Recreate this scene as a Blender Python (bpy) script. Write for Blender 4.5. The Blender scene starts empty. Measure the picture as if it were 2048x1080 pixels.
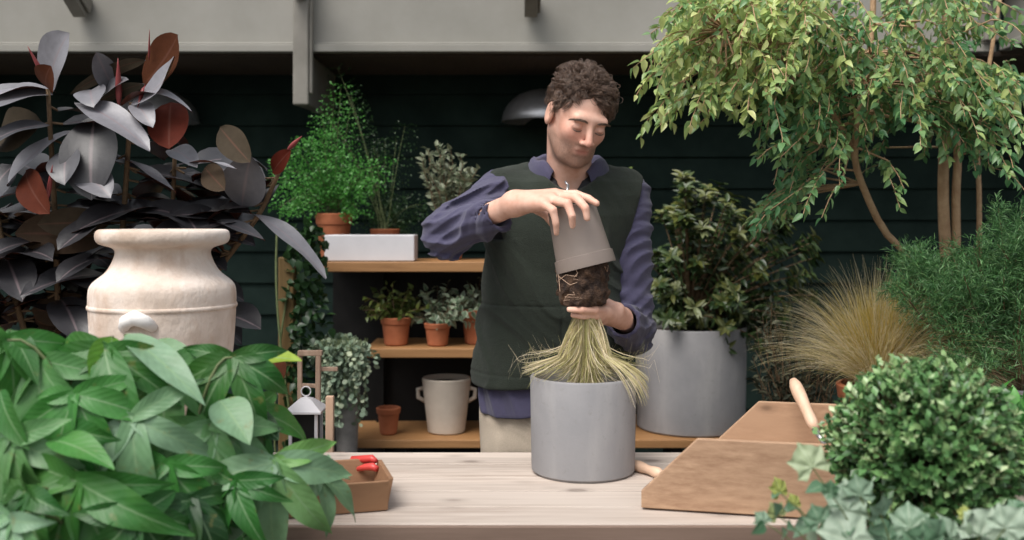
import bpy, math, random
import numpy as np
from math import radians as R, sin, cos, pi
from mathutils import Vector, Matrix, Euler

random.seed(7); rng = np.random.default_rng(7)
sc = bpy.context.scene
col = sc.collection

# ------------------------------------------------------------------ camera, sky, sun
CZ, F, HY = 1.45, 1991.0, 440.0
cam = bpy.data.cameras.new('camera'); camo = bpy.data.objects.new('camera', cam); col.objects.link(camo)
camo.location = (0, 0, CZ); camo.rotation_euler = (R(90), 0, 0)
cam.sensor_width = 36; cam.lens = 35.0; cam.shift_y = -100 / 2048
cam.clip_start = .05; cam.clip_end = 300
cam.dof.use_dof = True; cam.dof.focus_distance = 2.35; cam.dof.aperture_fstop = 3.0
sc.camera = camo
SUN_EL, SUN_AZ = 58, -142        # azimuth: angle of the sun from +Y towards +X
w = bpy.data.worlds.new('World'); sc.world = w; w.use_nodes = True
nt = w.node_tree; nt.nodes.clear()
sky = nt.nodes.new('ShaderNodeTexSky'); sky.sky_type = 'NISHITA'; sky.sun_disc = False
sky.sun_elevation = R(SUN_EL); sky.sun_rotation = R(SUN_AZ); sky.dust_density = 4; sky.air_density = 1.2
hs = nt.nodes.new('ShaderNodeHueSaturation'); hs.inputs['Saturation'].default_value = .32
bg = nt.nodes.new('ShaderNodeBackground'); bg.inputs['Strength'].default_value = .125
wo = nt.nodes.new('ShaderNodeOutputWorld')
nt.links.new(sky.outputs[0], hs.inputs['Color']); nt.links.new(hs.outputs[0], bg.inputs[0]); nt.links.new(bg.outputs[0], wo.inputs[0])
sl = bpy.data.lights.new('sun', 'SUN'); sl.energy = 1.75; sl.angle = R(36); sl.color = (1, .955, .9)
so = bpy.data.objects.new('sun', sl); col.objects.link(so)
sd = Vector((sin(R(SUN_AZ)) * cos(R(SUN_EL)), cos(R(SUN_AZ)) * cos(R(SUN_EL)), sin(R(SUN_EL))))
so.rotation_euler = sd.to_track_quat('Z', 'Y').to_euler(); so.location = (-3, -3, 6)
vs = sc.view_settings; vs.view_transform = 'Standard'; vs.look = 'None'; vs.exposure = 0.65; vs.gamma = 1
sc.cycles.max_bounces = 6; sc.cycles.transparent_max_bounces = 6
sc.cycles.use_denoising = True

def P(px, py, d):
    return np.array([(px - 1024) / F * d, d, CZ - (py - HY) / F * d])
def nrm(v):
    v = np.asarray(v, float); return v / (np.linalg.norm(v, axis=-1, keepdims=True) + 1e-9)

# ------------------------------------------------------------------ objects
def tag(o, label=None, cat=None, group=None, kind=None):
    if label: o['label'] = label
    if cat: o['category'] = cat
    if group: o['group'] = group
    if kind: o['kind'] = kind
    return o
def thing(name, label, cat, loc=(0, 0, 0), group=None):
    o = bpy.data.objects.new(name, None); col.objects.link(o); o.location = tuple(loc); o.empty_display_size = .1
    return tag(o, label, cat, group)

class MB:
    def __init__(s): s.v = []; s.f = []; s.lf = []; s.n = 0
    def add(s, v, f, lf=None):
        v = np.asarray(v, np.float32).reshape(-1, 3)
        s.v.append(v)
        for q in f: s.f.append(tuple(int(i) + s.n for i in q))
        s.lf.append(np.zeros((len(v), 3), np.float32) if lf is None else np.asarray(lf, np.float32))
        s.n += len(v)
    def box(s, c, d, rz=0., bev=0., rot=None):
        hx, hy, hz = d[0] / 2, d[1] / 2, d[2] / 2
        pts = np.array([(x, y, z) for z in (-hz, hz) for y in (-hy, hy) for x in (-hx, hx)])
        M_ = np.array(rot) if rot is not None else np.array(Matrix.Rotation(rz, 3, 'Z'))
        s.add(pts @ M_.T + np.array(c), [(0, 2, 3, 1), (4, 5, 7, 6), (0, 1, 5, 4), (1, 3, 7, 5), (3, 2, 6, 7), (2, 0, 4, 6)])
    def hexa(s, pts):   # 4 bottom + 4 top corners, counter-clockwise
        s.add(pts, [(3, 2, 1, 0), (4, 5, 6, 7), (0, 1, 5, 4), (1, 2, 6, 5), (2, 3, 7, 6), (3, 0, 4, 7)])
    def beam(s, a, b, wd, ht, up=(0, 0, 1)):
        a, b = np.array(a, float), np.array(b, float); d = nrm(b - a)
        sx = nrm(np.cross(d, up)); uz = np.cross(sx, d)
        q = [(-1, -1), (1, -1), (1, 1), (-1, 1)]
        s.hexa([a + sx * i * wd / 2 + uz * j * ht / 2 for i, j in q] + [b + sx * i * wd / 2 + uz * j * ht / 2 for i, j in q])
    def lathe(s, prof, c=(0, 0, 0), n=48, axis=None, wob=0, seg=None):
        k = len(prof); pr = np.array(prof, float)
        a = np.arange(n) * 2 * pi / n
        v = np.stack([np.outer(pr[:, 0], np.cos(a)), np.outer(pr[:, 0], np.sin(a)), np.repeat(pr[:, 1:2], n, 1)], -1).reshape(-1, 3)
        if axis is not None:
            z = nrm(axis); x = nrm(np.cross((0, 1, 0), z)); y = np.cross(z, x)
            v = v @ np.stack([x, y, z])
        f = [(i * n + j, i * n + (j + 1) % n, (i + 1) * n + (j + 1) % n, (i + 1) * n + j) for i in range(k - 1) for j in range(n)]
        s.add(v + np.array(c), f)
    def tube(s, pts, rad, n=6, cap=True):
        pts = np.array(pts, float); k = len(pts); rad = np.broadcast_to(rad, (k,)) if np.ndim(rad) < 1 or len(rad) != k else np.array(rad)
        t = nrm(np.gradient(pts, axis=0)); ref = np.array([.31, .11, .94]) if abs(t[0][2]) < .9 else np.array([.9, .3, .1])
        a = np.arange(n) * 2 * pi / n; vv = []
        x = nrm(np.cross(t[0], ref))
        for i in range(k):
            x = nrm(x - t[i] * np.dot(x, t[i])); y = np.cross(t[i], x)
            vv.append(pts[i] + rad[i] * (np.outer(np.cos(a), x) + np.outer(np.sin(a), y)))
        f = [(i * n + j, i * n + (j + 1) % n, (i + 1) * n + (j + 1) % n, (i + 1) * n + j) for i in range(k - 1) for j in range(n)]
        if cap: f += [tuple(range(n))[::-1], tuple(range((k - 1) * n, k * n))]
        lf = np.zeros((k * n, 3)); lf[:, 1] = np.repeat(np.linspace(0, 1, k), n); lf[:, 2] = random.random()
        s.add(np.concatenate(vv), f, lf)
    def inst(s, tpl, pos, Y, Z, L, W, rnd):
        tv, tf, tl = tpl; k = len(pos)
        if k == 0: return
        Y = nrm(Y); X = nrm(np.cross(Y, Z)); Z = np.cross(X, Y)
        L = np.broadcast_to(L, (k,))[:, None, None]; W = np.broadcast_to(W, (k,))[:, None, None]
        v = pos[:, None] + tv[None, :, :1] * W * X[:, None] + tv[None, :, 1:2] * L * Y[:, None] + tv[None, :, 2:] * L * Z[:, None]
        n = len(tv); tf_ = np.array(tf)
        fs = (tf_[None] + (np.arange(k) * n)[:, None, None] + s.n).reshape(-1, tf_.shape[1])
        s.v.append(v.reshape(-1, 3).astype(np.float32)); s.f.extend(map(tuple, fs.tolist()))
        lf = np.tile(tl, (k, 1)).astype(np.float32); lf[:, 2] = np.repeat(np.broadcast_to(rnd, (k,)), n)
        s.lf.append(lf); s.n += k * n
    def build(s, name, m, parent=None, smooth=True, bevel=0, loc=None):
        me = bpy.data.meshes.new(name)
        v = np.concatenate(s.v)
        o = bpy.data.objects.new(name, me)
        off = np.zeros(3)
        if parent is not None: off = np.array(parent.matrix_basis.translation) if parent.parent is None else np.array(parent.matrix_basis.translation) + np.array(parent.parent.matrix_basis.translation)
        elif loc is not None: off = np.array(loc); o.location = tuple(loc)
        me.from_pydata((v - off).tolist(), [], s.f); me.update()
        at = me.attributes.new('lf', 'FLOAT_VECTOR', 'POINT'); at.data.foreach_set('vector', np.concatenate(s.lf).ravel())
        if smooth: me.polygons.foreach_set('use_smooth', [True] * len(me.polygons))
        if m is not None: me.materials.append(m)
        col.objects.link(o)
        if parent is not None: o.parent = parent
        if bevel:
            b = o.modifiers.new('bevel', 'BEVEL'); b.width = bevel; b.segments = 2; b.limit_method = 'ANGLE'; b.angle_limit = R(40)
            if smooth:
                wn = o.modifiers.new('wn', 'WEIGHTED_NORMAL')
        return o

# ------------------------------------------------------------------ materials
class NT:
    def __init__(s, name):
        s.m = bpy.data.materials.new(name); s.m.use_nodes = True; s.t = s.m.node_tree; s.t.nodes.clear()
        s.out = s.n('ShaderNodeOutputMaterial')
    def n(s, t, **k):
        x = s.t.nodes.new(t)
        for a, b in k.items():
            if a.startswith('i_'): x.inputs[a[2:].replace('_', ' ')].default_value = b
            else: setattr(x, a, b)
        return x
    def l(s, a, b): s.t.links.new(a, b)
    def ramp(s, fac, stops):
        r = s.n('ShaderNodeValToRGB'); e = r.color_ramp.elements
        while len(e) < len(stops): e.new(.5)
        for i, (p, c) in enumerate(stops): e[i].position = p; e[i].color = (*c, 1) if len(c) == 3 else c
        s.l(fac, r.inputs[0]); return r.outputs[0]
    def mix(s, fac, a, b, mode='MIX'):
        m = s.n('ShaderNodeMix', data_type='RGBA', blend_type=mode)
        for v, i in ((fac, 0), (a, 6), (b, 7)):
            if hasattr(v, 'links') or hasattr(v, 'is_linked'): s.l(v, m.inputs[i])
            else: m.inputs[i].default_value = v if i == 0 else ((*v, 1) if len(v) == 3 else v)
        return m.outputs[2]
    def math(s, op, a, b=None):
        m = s.n('ShaderNodeMath', operation=op)
        for v, i in ((a, 0), (b, 1)):
            if v is None: continue
            if hasattr(v, 'is_linked'): s.l(v, m.inputs[i])
            else: m.inputs[i].default_value = v
        return m.outputs[0]
    def noise(s, scale, detail=4, vec=None, stretch=None, rough=.6):
        tc = s.n('ShaderNodeTexCoord'); v = tc.outputs['Object']
        if stretch is not None:
            mp = s.n('ShaderNodeMapping'); mp.inputs['Scale'].default_value = stretch; s.l(v, mp.inputs[0]); v = mp.outputs[0]
        x = s.n('ShaderNodeTexNoise'); x.inputs['Scale'].default_value = scale; x.inputs['Detail'].default_value = detail; x.inputs['Roughness'].default_value = rough
        s.l(v, x.inputs['Vector']); return x.outputs['Fac']
    def princ(s, base, rough=.6, bump=None, bs=.3, dist=.002, **k):
        p = s.n('ShaderNodeBsdfPrincipled')
        for v, i in ((base, 'Base Color'), (rough, 'Roughness')):
            if hasattr(v, 'is_linked'): s.l(v, p.inputs[i])
            else: p.inputs[i].default_value = (*v, 1) if i == 'Base Color' else v
        for a, b in k.items(): p.inputs[a.replace('_', ' ')].default_value = b
        if bump is not None:
            b = s.n('ShaderNodeBump'); b.inputs['Strength'].default_value = bs; b.inputs['Distance'].default_value = dist
            s.l(bump, b.inputs['Height']); s.l(b.outputs[0], p.inputs['Normal'])
        return p
    def end(s, sh): s.l(sh.outputs[0] if hasattr(sh, 'outputs') else sh, s.out.inputs[0]); return s.m

def plain(name, c1, c2, scale=8, rough=.6, bs=.25, dist=.002, fine=120, lo=.35, hi=.68, **k):
    t = NT(name); a = t.noise(scale, 6); b = t.ramp(a, [(lo, c1), (hi, c2)])
    f = t.noise(fine, 3); hsum = t.math('ADD', f, t.math('MULTIPLY', a, 1.5))
    return t.end(t.princ(b, rough, hsum, bs, dist, **k))

def wood(name, light, dark, knots=True, axis='X', rough=.7, scale=1.0, plank=0.0):
    t = NT(name)
    st = {'X': (1.2, 22, 22), 'Y': (22, 1.2, 22), 'Z': (22, 22, 1.2)}[axis]
    st = tuple(q * scale for q in st)
    g = t.noise(3.2, 7, stretch=st, rough=.65); big = t.noise(2.2, 3, stretch=tuple(max(.6, q * .12) for q in st))
    c = t.ramp(g, [(.32, dark), (.5, tuple(.5 * a + .5 * b for a, b in zip(light, dark))), (.68, light)])
    c = t.mix(t.ramp(big, [(.35, (0, 0, 0)), (.7, (1, 1, 1))]), c, tuple(.78 * a + .22 * b for a, b in zip(light, dark)))
    if plank:
        tc = t.n('ShaderNodeTexCoord'); sp = t.n('ShaderNodeSeparateXYZ'); t.l(tc.outputs['Object'], sp.inputs[0])
        fl = t.math('FLOOR', t.math('DIVIDE', sp.outputs[1], plank)); wn = t.n('ShaderNodeTexWhiteNoise', noise_dimensions='1D'); t.l(fl, wn.inputs['W'])
        hv = t.n('ShaderNodeHueSaturation'); t.l(c, hv.inputs['Color']); t.l(t.math('ADD', t.math('MULTIPLY', wn.outputs[0], .28), .84), hv.inputs['Value']); c = hv.outputs[0]
    if knots:
        tc = t.n('ShaderNodeTexCoord'); mp = t.n('ShaderNodeMapping')
        mp.inputs['Scale'].default_value = {'X': (.5, 1, 1), 'Y': (1, .5, 1), 'Z': (1, 1, .5)}[axis]
        t.l(tc.outputs['Object'], mp.inputs[0]); vo = t.n('ShaderNodeTexVoronoi'); vo.inputs['Scale'].default_value = 9 * scale
        t.l(mp.outputs[0], vo.inputs['Vector'])
        kn = t.ramp(vo.outputs['Distance'], [(.06, (1, 1, 1)), (.11, (.35, .35, .35)), (.19, (0, 0, 0))])
        c = t.mix(t.math('MULTIPLY', kn, .7), c, tuple(a * .45 for a in dark))
    return t.end(t.princ(c, rough, g, .35, .0015))

def leafmat(name, stops, under=None, rough=.4, tr=.25, vein=0., veincol=(.3, .4, .2), side=0, spec=.5, noise=.0, edge=None, spots=None):
    t = NT(name); at = t.n('ShaderNodeAttribute', attribute_name='lf'); sp = t.n('ShaderNodeSeparateXYZ'); t.l(at.outputs['Vector'], sp.inputs[0])
    c = t.ramp(sp.outputs[2], stops)
    nz = t.noise(60, 3)
    hv = t.n('ShaderNodeHueSaturation'); t.l(c, hv.inputs['Color']); t.l(t.math('ADD', t.math('MULTIPLY', nz, .5), .75), hv.inputs['Value']); c = hv.outputs[0]
    ax = t.math('ABSOLUTE', sp.outputs[0])
    bump = None
    if edge: c = t.mix(t.ramp(ax, [(.6, (0, 0, 0)), (.85, (1, 1, 1))]), c, edge)
    if vein:
        mid = t.ramp(ax, [(.02, (1, 1, 1)), (.09, (0, 0, 0))])
        wv = t.math('SINE', t.math('MULTIPLY', t.math('SUBTRACT', sp.outputs[1], t.math('MULTIPLY', ax, .22)), 60.)) if side else None
        f = mid
        if side:
            sv = t.ramp(wv, [(.90, (0, 0, 0)), (1, (1, 1, 1))]); f = t.math('MAXIMUM', mid, t.math('MULTIPLY', sv, side)); bump = t.math('ADD', t.math('MULTIPLY', wv, .25), nz) if side > .15 else None
        c = t.mix(t.math('MULTIPLY', f, vein), c, veincol)
    if spots: c = t.mix(t.math('MULTIPLY', t.ramp(t.noise(34, 5), [(.62, (0, 0, 0)), (.70, (1, 1, 1))]), .55), c, spots); c = t.mix(t.math('MULTIPLY', t.ramp(t.noise(9, 3), [(.45, (0, 0, 0)), (.75, (1, 1, 1))]), .35), c, (.10, .20, .03))
    if under:
        g = t.n('ShaderNodeNewGeometry'); c = t.mix(g.outputs['Backfacing'], c, under)
    p = t.princ(c, rough, bump if bump is not None else nz, .25, .002, Specular_IOR_Level=spec)
    if tr:
        tl = t.n('ShaderNodeBsdfTranslucent'); t.l(c, tl.inputs[0])
        mx = t.n('ShaderNodeMixShader'); mx.inputs[0].default_value = tr; t.l(p.outputs[0], mx.inputs[1]); t.l(tl.outputs[0], mx.inputs[2]); return t.end(mx)
    return t.end(p)

M = {}
M['wall'] = plain('dark_green_paint', (.0095, .0195, .0165), (.0190, .0345, .0285), 5, .8, .3, .003, 90, Specular_IOR_Level=.12)
M['fascia'] = plain('stone_grey_paint', (.235, .227, .20), (.285, .275, .247), 3, .6, .15, .001, 60)
M['fascia2'] = plain('warm_grey_paint', (.17, .158, .135), (.24, .225, .197), 6, .6, .2)
M['brownwood'] = wood('brown_stained_wood', (.10, .072, .05), (.05, .034, .025), False, 'Y')
M['ground'] = plain('dark_paving', (.04, .04, .038), (.075, .072, .066), 6, .85, .5, .004, 60)
M['table'] = wood('whitewashed_pine', (.62, .54, .475), (.36, .285, .235), True, 'X', .75, 1.0, .112)
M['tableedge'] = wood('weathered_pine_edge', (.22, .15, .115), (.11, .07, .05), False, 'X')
M['shelf'] = wood('honey_pine', (.40, .21, .085), (.24, .115, .042), False, 'X', .55)
M['oak'] = wood('cedar_plywood', (.46, .295, .185), (.27, .155, .09), True, 'X', .7, 1.3)
M['palewood'] = wood('pale_beech', (.72, .50, .36), (.55, .36, .24), False, 'Z', .5)
M['stick'] = wood('weathered_stick', (.42, .30, .22), (.25, .16, .11), False, 'Z', .7)
M['post'] = wood('ochre_post', (.20, .125, .04), (.10, .06, .02), False, 'Z', .7)
M['crate'] = wood('brown_crate_wood', (.30, .165, .085), (.17, .085, .045), False, 'X', .7)
t = NT('matte_grey_clay'); a = t.noise(5, 6); st_n = t.noise(9, 5, stretch=(1, 1, .22)); c = t.ramp(a, [(.3, (.20, .197, .205)), (.7, (.275, .268, .272))])
c = t.mix(t.ramp(st_n, [(.5, (0, 0, 0)), (.78, (.55, .55, .55))]), c, (.40, .385, .37)); sc2 = t.noise(70, 4); c = t.mix(t.ramp(sc2, [(.60, (0, 0, 0)), (.72, (.4, .4, .4))]), c, (.18, .17, .165))
M['greypot'] = t.end(t.princ(c, t.ramp(a, [(.3, (.5, .5, .5)), (.7, (.75, .75, .75))]), t.noise(180, 3), .25, .0012))
M['terra'] = plain('terracotta', (.30, .085, .032), (.42, .14, .06), 14, .8, .3, .002, 130)
M['cream'] = plain('cream_ceramic', (.50, .43, .36), (.60, .53, .45), 9, .6, .2)
M['white'] = plain('white_enamel', (.58, .57, .59), (.66, .65, .67), 6, .35, .05)
M['zinc'] = plain('zinc_sheet', (.20, .19, .185), (.34, .325, .31), 16, .5, .2, .001, 90, Metallic=.2)
M['soil'] = plain('potting_soil', (.018, .011, .007), (.075, .045, .028), 60, .95, 1, .008, 160)
M['roots'] = plain('root_ball_soil', (.030, .016, .011), (.17, .095, .055), 34, .95, 1, .012, 220, .40, .72)
M['darkmetal'] = plain('black_steel', (.006, .006, .006), (.012, .0115, .011), 10, .6, .1, Specular_IOR_Level=.2)
M['plastic'] = plain('taupe_plastic', (.235, .19, .165), (.27, .22, .19), 5, .5, .05)
M['silver'] = plain('brushed_aluminium', (.42, .42, .43), (.55, .55, .56), 20, .35, .05, Metallic=.8)
M['red'] = plain('red_plastic', (.55, .045, .04), (.62, .07, .06), 20, .4, .05)
t = NT('weathered_stone_urn')
a = t.noise(5, 8); b_ = t.noise(14, 6, stretch=(1, 1, .5)); c = t.ramp(a, [(.34, (.50, .39, .31)), (.5, (.68, .57, .49)), (.66, (.78, .71, .65))])
c = t.mix(t.ramp(b_, [(.52, (0, 0, 0)), (.68, (.9, .9, .9))]), c, (.54, .40, .31))
c = t.mix(t.ramp(t.noise(3.1, 5), [(.60, (0, 0, 0)), (.64, (1, 1, 1))]), c, (.80, .77, .76))
M['urn'] = t.end(t.princ(c, .8, t.math('ADD', b_, a), .9, .010, Specular_IOR_Level=.2))

# ------------------------------------------------------------------ leaf templates
def tpl(nv, prof, fold=.25, curl=-.2, nu=2, wave=0):
    vs_, tl = [], []
    us = np.linspace(-1, 1, nu + 1)
    for i in range(nv + 1):
        v = i / nv; h = max(prof(v), .03)
        for u in us:
            vs_.append((u * h / 1, v, abs(u) * fold * h + curl * v * v + wave * sin(v * 19) * abs(u) * h)); tl.append((u, v, 0))
    f = [(i * (nu + 1) + j, i * (nu + 1) + j + 1, (i + 1) * (nu + 1) + j + 1, (i + 1) * (nu + 1) + j) for i in range(nv) for j in range(nu)]
    return np.array(vs_), f, np.array(tl)
ovate = lambda v: (sin(pi * min(1, v ** .75)) ** .85) * (1 - .25 * v)
lance = lambda v: sin(pi * v ** .9) ** .8
roundp = lambda v: (sin(pi * v)) ** .5
T_OV = tpl(4, ovate, .12, -.22); T_LA = tpl(4, lance, .12, -.15); T_RD = tpl(4, roundp, .06, -.1); T_SM = tpl(2, roundp, .1, -.08)

def rand_dirs(k, up=0.):
    d = rng.normal(size=(k, 3)); d = nrm(d); d[:, 2] += up; return nrm(d)

def twig_path(p0, d, L, droop, n=7, jit=.06):
    p = [np.array(p0, float)]; d = nrm(d)
    for i in range(n):
        d = nrm(d + np.array([0, 0, -droop / n]) + rng.normal(size=3) * jit); p.append(p[-1] + d * L / n)
    return np.array(p)

def leaves_on(mb, tp, path, k, L, W, spread=.9, hang=.3, rlo=0, rhi=1, start=.1, up=.5, face=None):
    """alternate leaves along a twig"""
    s = np.linspace(start, 1, k) * (len(path) - 1); i = np.minimum(s.astype(int), len(path) - 2); fr = (s - i)[:, None]
    pos = path[i] * (1 - fr) + path[i + 1] * fr; t_ = nrm(path[i + 1] - path[i])
    sd_ = rng.normal(size=(k, 3)); sd_ = nrm(sd_ - t_ * np.sum(sd_ * t_, 1, keepdims=True))
    Y = nrm(t_ * .6 + sd_ * spread + np.array([0, 0, -hang]))
    Z = rng.normal(size=(k, 3)) * .5 + np.array([0, -.25, up]) if face is None else rng.normal(size=(k, 3)) * .45 + np.array(face)
    q = rng.uniform(.7, 1.15, k)
    mb.inst(tp, pos, Y, Z, L * q, W * q, rng.uniform(rlo, rhi, k))

def grass(mb, base, k, L, spread, lean=(0, 0, 1), grav=1.0, wd=.0011, r0=.02, seg=8, lvar=.35):
    lean = nrm(lean); th = rng.uniform(0, 2 * pi, k); el = rng.uniform(0, spread, k) ** 1.0
    d = np.stack([np.sin(el) * np.cos(th), np.sin(el) * np.sin(th), np.cos(el)], 1)
    d = nrm(d + (lean - np.array([0, 0, 1])) * 1.0) if lean[2] > 0 else nrm(d * np.array([1, 1, -1]) + (lean + np.array([0, 0, 1])) * 1.0)
    pos = np.array(base) + np.stack([np.cos(th), np.sin(th), 0 * th], 1) * (rng.uniform(0, r0, k)[:, None])
    Ls = L * rng.uniform(1 - lvar, 1 + lvar * .4, k); rn = rng.uniform(0, 1, k)
    step = (Ls / seg)[:, None]; pts = [pos]
    for i in range(seg):
        d = nrm(d + np.array([0, 0, -grav / seg]) * (0.3 + i / seg) + rng.normal(size=(k, 3)) * .03); pts.append(pts[-1] + d * step)
    ribbons(mb, pts, wd, rn)
def ribbons(mb, pts, wd, rn):
    seg = len(pts) - 1; k = len(rn)
    pts = np.stack(pts, 1); tg = nrm(np.gradient(pts, axis=1)); sx = nrm(np.cross(tg, rng.normal(size=(k, 1, 3))))
    wv = wd * (1 - np.linspace(0, 1, seg + 1) ** 2 * .85)[None, :, None]
    v = np.stack([pts - sx * wv, pts + sx * wv], 2).reshape(k, -1, 3); n = 2 * (seg + 1)
    tf_ = np.array([(2 * i, 2 * i + 1, 2 * i + 3, 2 * i + 2) for i in range(seg)])
    fs = (tf_[None] + (np.arange(k) * n)[:, None, None] + mb.n).reshape(-1, 4)
    mb.v.append(v.reshape(-1, 3).astype(np.float32)); mb.f.extend(map(tuple, fs.tolist()))
    lf = np.zeros((k, n, 3), np.float32); lf[:, :, 1] = np.repeat(np.linspace(0, 1, seg + 1), 2)[None]; lf[:, :, 2] = rn[:, None]
    mb.lf.append(lf.reshape(-1, 3)); mb.n += k * n

def big_leaf(mb, base, tip, wd, normal, bend=.12, fold=.25, rnd=.5, wave=.02, nu=6, nv=12, prof=None):
    base, tip = np.array(base, float), np.array(tip, float); L = np.linalg.norm(tip - base); y = (tip - base) / L
    z = nrm(np.array(normal, float) - y * np.dot(normal, y)); x = np.cross(y, z)
    prof = prof or (lambda v: (sin(pi * v ** .95) ** .62) * (1 - .12 * (1 - v)))
    vv, lf = [], []; ph = random.random() * 6
    for i in range(nv + 1):
        v = i / nv; h = max(prof(v), .015) * wd / 2
        for j in range(nu + 1):
            u = j / nu * 2 - 1
            off = bend * L * 4 * v * (1 - v) + fold * h * abs(u) ** 1.3 + wave * L * sin(v * 9 + ph + u * 1.2) * abs(u)
            vv.append(base + y * v * L + x * u * h * (1 - .08 * abs(u)) + z * off); lf.append((u, v, rnd))
    f = [(i * (nu + 1) + j, i * (nu + 1) + j + 1, (i + 1) * (nu + 1) + j + 1, (i + 1) * (nu + 1) + j) for i in range(nv) for j in range(nu)]
    mb.add(vv, f, lf)

def palm_leaf(mb, c, ydir, normal, size, rnd, droop=.35, lobes=7, span=290, deep=.52, fold=.10):
    """palmate leaf (fatsia-like): lobes fan round the stalk point"""
    c = np.array(c, float); y = nrm(ydir); z = nrm(np.array(normal, float) - y * np.dot(normal, y)); x = np.cross(y, z)
    nth, nr = lobes * 10, 8; vv, lf = [], []
    for i in range(nth + 1):
        a = (i / nth - .5) * R(span); la = (i / nth) * lobes - .5; k = round(la); k = min(max(k, 0), lobes - 1); w_ = abs(la - k) * 2  # 0 at lobe middle
        Lk = size * (1 - .42 * (abs((k + .5) / lobes - .5) * 2) ** 1.5)
        s = 1 - w_; peak = (deep + (1 - deep) * (s ** .85))
        # pointed lobes: narrow the angle near the tip
        r = Lk * peak; ca = ((k + .5) / lobes - .5) * R(span)
        for j in range(nr + 1):
            q = j / nr; aa = a + (ca - a) * .62 * max(0, q - deep * .7) / (1 - deep * .7) * (s > .02)
            rr = r * q; z_ = -droop * size * (rr / size) ** 2 + fold * size * w_ * q * (1 - .4 * q) + .02 * size * sin(q * 11 + k * 2 + rnd * 20)
            vv.append(c + x * sin(aa) * rr + y * cos(aa) * rr + z * z_); lf.append((w_ * (.15 + q), q, rnd))
    f = [(i * (nr + 1) + j, (i + 1) * (nr + 1) + j, (i + 1) * (nr + 1) + j + 1, i * (nr + 1) + j + 1) for i in range(nth) for j in range(nr)]
    mb.add(vv, f, lf)

def hand_leaf(mb, c, ydir, normal, size, rnd, lobes=5, span=190, droop=.35, wf=.46):
    """hand-shaped leaf: broad pointed lobes joined at the stalk, each hanging under its own weight"""
    c = np.array(c, float); y = nrm(ydir); z = nrm(np.array(normal, float) - y * np.dot(normal, y)); x = np.cross(y, z)
    for k in range(lobes):
        u = k / (lobes - 1) * 2 - 1; a = u * R(span / 2) * random.uniform(.92, 1.08); L = size * (1 - .38 * abs(u) ** 1.4) * random.uniform(.9, 1.1)
        dr = x * sin(a) + y * cos(a); tip = c + dr * L - z * L * droop * random.uniform(.6, 1.3) + np.array([0, 0, -L * .12]) + rng.normal(size=3) * size * .05
        big_leaf(mb, c - dr * size * .03, tip, L * wf * random.uniform(.85, 1.15), nrm(z + x * sin(a) * .35 + rng.normal(size=3) * .12), random.uniform(.10, .20), .24, min(1, max(0, rnd + random.uniform(-.05, .05))), random.uniform(.015, .04), 6, 12,
                 prof=lambda v: sin(pi * min(1, (v * .93 + .07)) ** .80) ** .95 * (1 - .12 * v) + .02)

def pot(parent, mat_, c, rt, rb, h, th=.008, lip=0, liph=.0, soil=True, soilz=.02, n=56):
    mb = MB(); x, y, z = c
    pr = [(0.0001, 0), (rb - .006, 0), (rb, .006)]
    if lip: pr += [(rb + (rt - rb) * (h - liph) / h, h - liph), (rb + (rt - rb) * (h - liph) / h + lip, h - liph + .003), (rt + lip, h - .003)]
    else: pr += [(rt, h - .004)]
    pr += [(rt + lip - .003, h), (rt - th, h), (rt - th - .002, h - .006), (rt - th - (rt - rb) * .5, h * .5), (.0001, h * .5)]
    mb.lathe(pr, c, n)
    o = mb.build('pot', mat_, parent, True)
    m_ = o.modifiers.new('e', 'EDGE_SPLIT'); m_.split_angle = R(38)
    if soil:
        s = MB(); s.lathe([(.0001, h - soilz + .004), (rt * .5, h - soilz + .003), (rt - th - .001, h - soilz)], c, 32); s.build('soil', M['soil'], parent)
    return o

# ------------------------------------------------------------------ ground and buildings
g = MB(); g.box((0, 10, -.05), (120, 120, .1)); tag(g.build('ground', M['ground'], smooth=False), kind='structure')
WD = 4.6
g = MB()
for i in range(22):
    z0 = i * .145; g.hexa([(-5, WD - .022, z0), (5, WD - .022, z0), (5, WD + .1, z0), (-5, WD + .1, z0), (-5, WD, z0 + .145), (5, WD, z0 + .145), (5, WD + .1, z0 + .145), (-5, WD + .1, z0 + .145)])
tag(g.build('back_wall', M['wall'], smooth=False, bevel=.003), 'dark green black wall of horizontal boards behind everything', 'wall')

rf = thing('roof_frame', 'stone grey painted eave and rafters above the dark wall', 'roof frame', (0, 4, 2.12))
g = MB(); g.box((-1.55, 4.03, 2.255), (6.96, .05, .235)); g.box((-1.55, 4.035, 2.60), (6.96, .04, .43))
g.build('fascia', M['fascia'], rf, False, .004)
g = MB(); g.box((-1.55, 3.99, 2.136), (6.96, .045, .030)); g.box((-1.55, 4.0, 2.158), (6.96, .022, .008)); g.build('trim', M['fascia'], rf, False, .003)
g = MB(); g.box((-.0, 4.34, 2.13), (10, .54, .02)); g.box((0, 4.34, 2.84), (10, .62, .04)); g.build('soffit', M['brownwood'], rf, False)
for X in (-1.72, .075, 1.0):
    g = MB(); a0 = np.array([X, 3.985, 2.30]); dr = np.array([0, -cos(R(27.6)), sin(R(27.6))])
    g.beam(a0, a0 + dr * 3.2, .052, .10); g.beam(a0 + np.array([.033, 0, .0]), a0 + dr * 3.2 + np.array([.033, 0, 0]), .010, .06)
    g.build('rafter', M['fascia2'], rf, False, .003)
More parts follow.
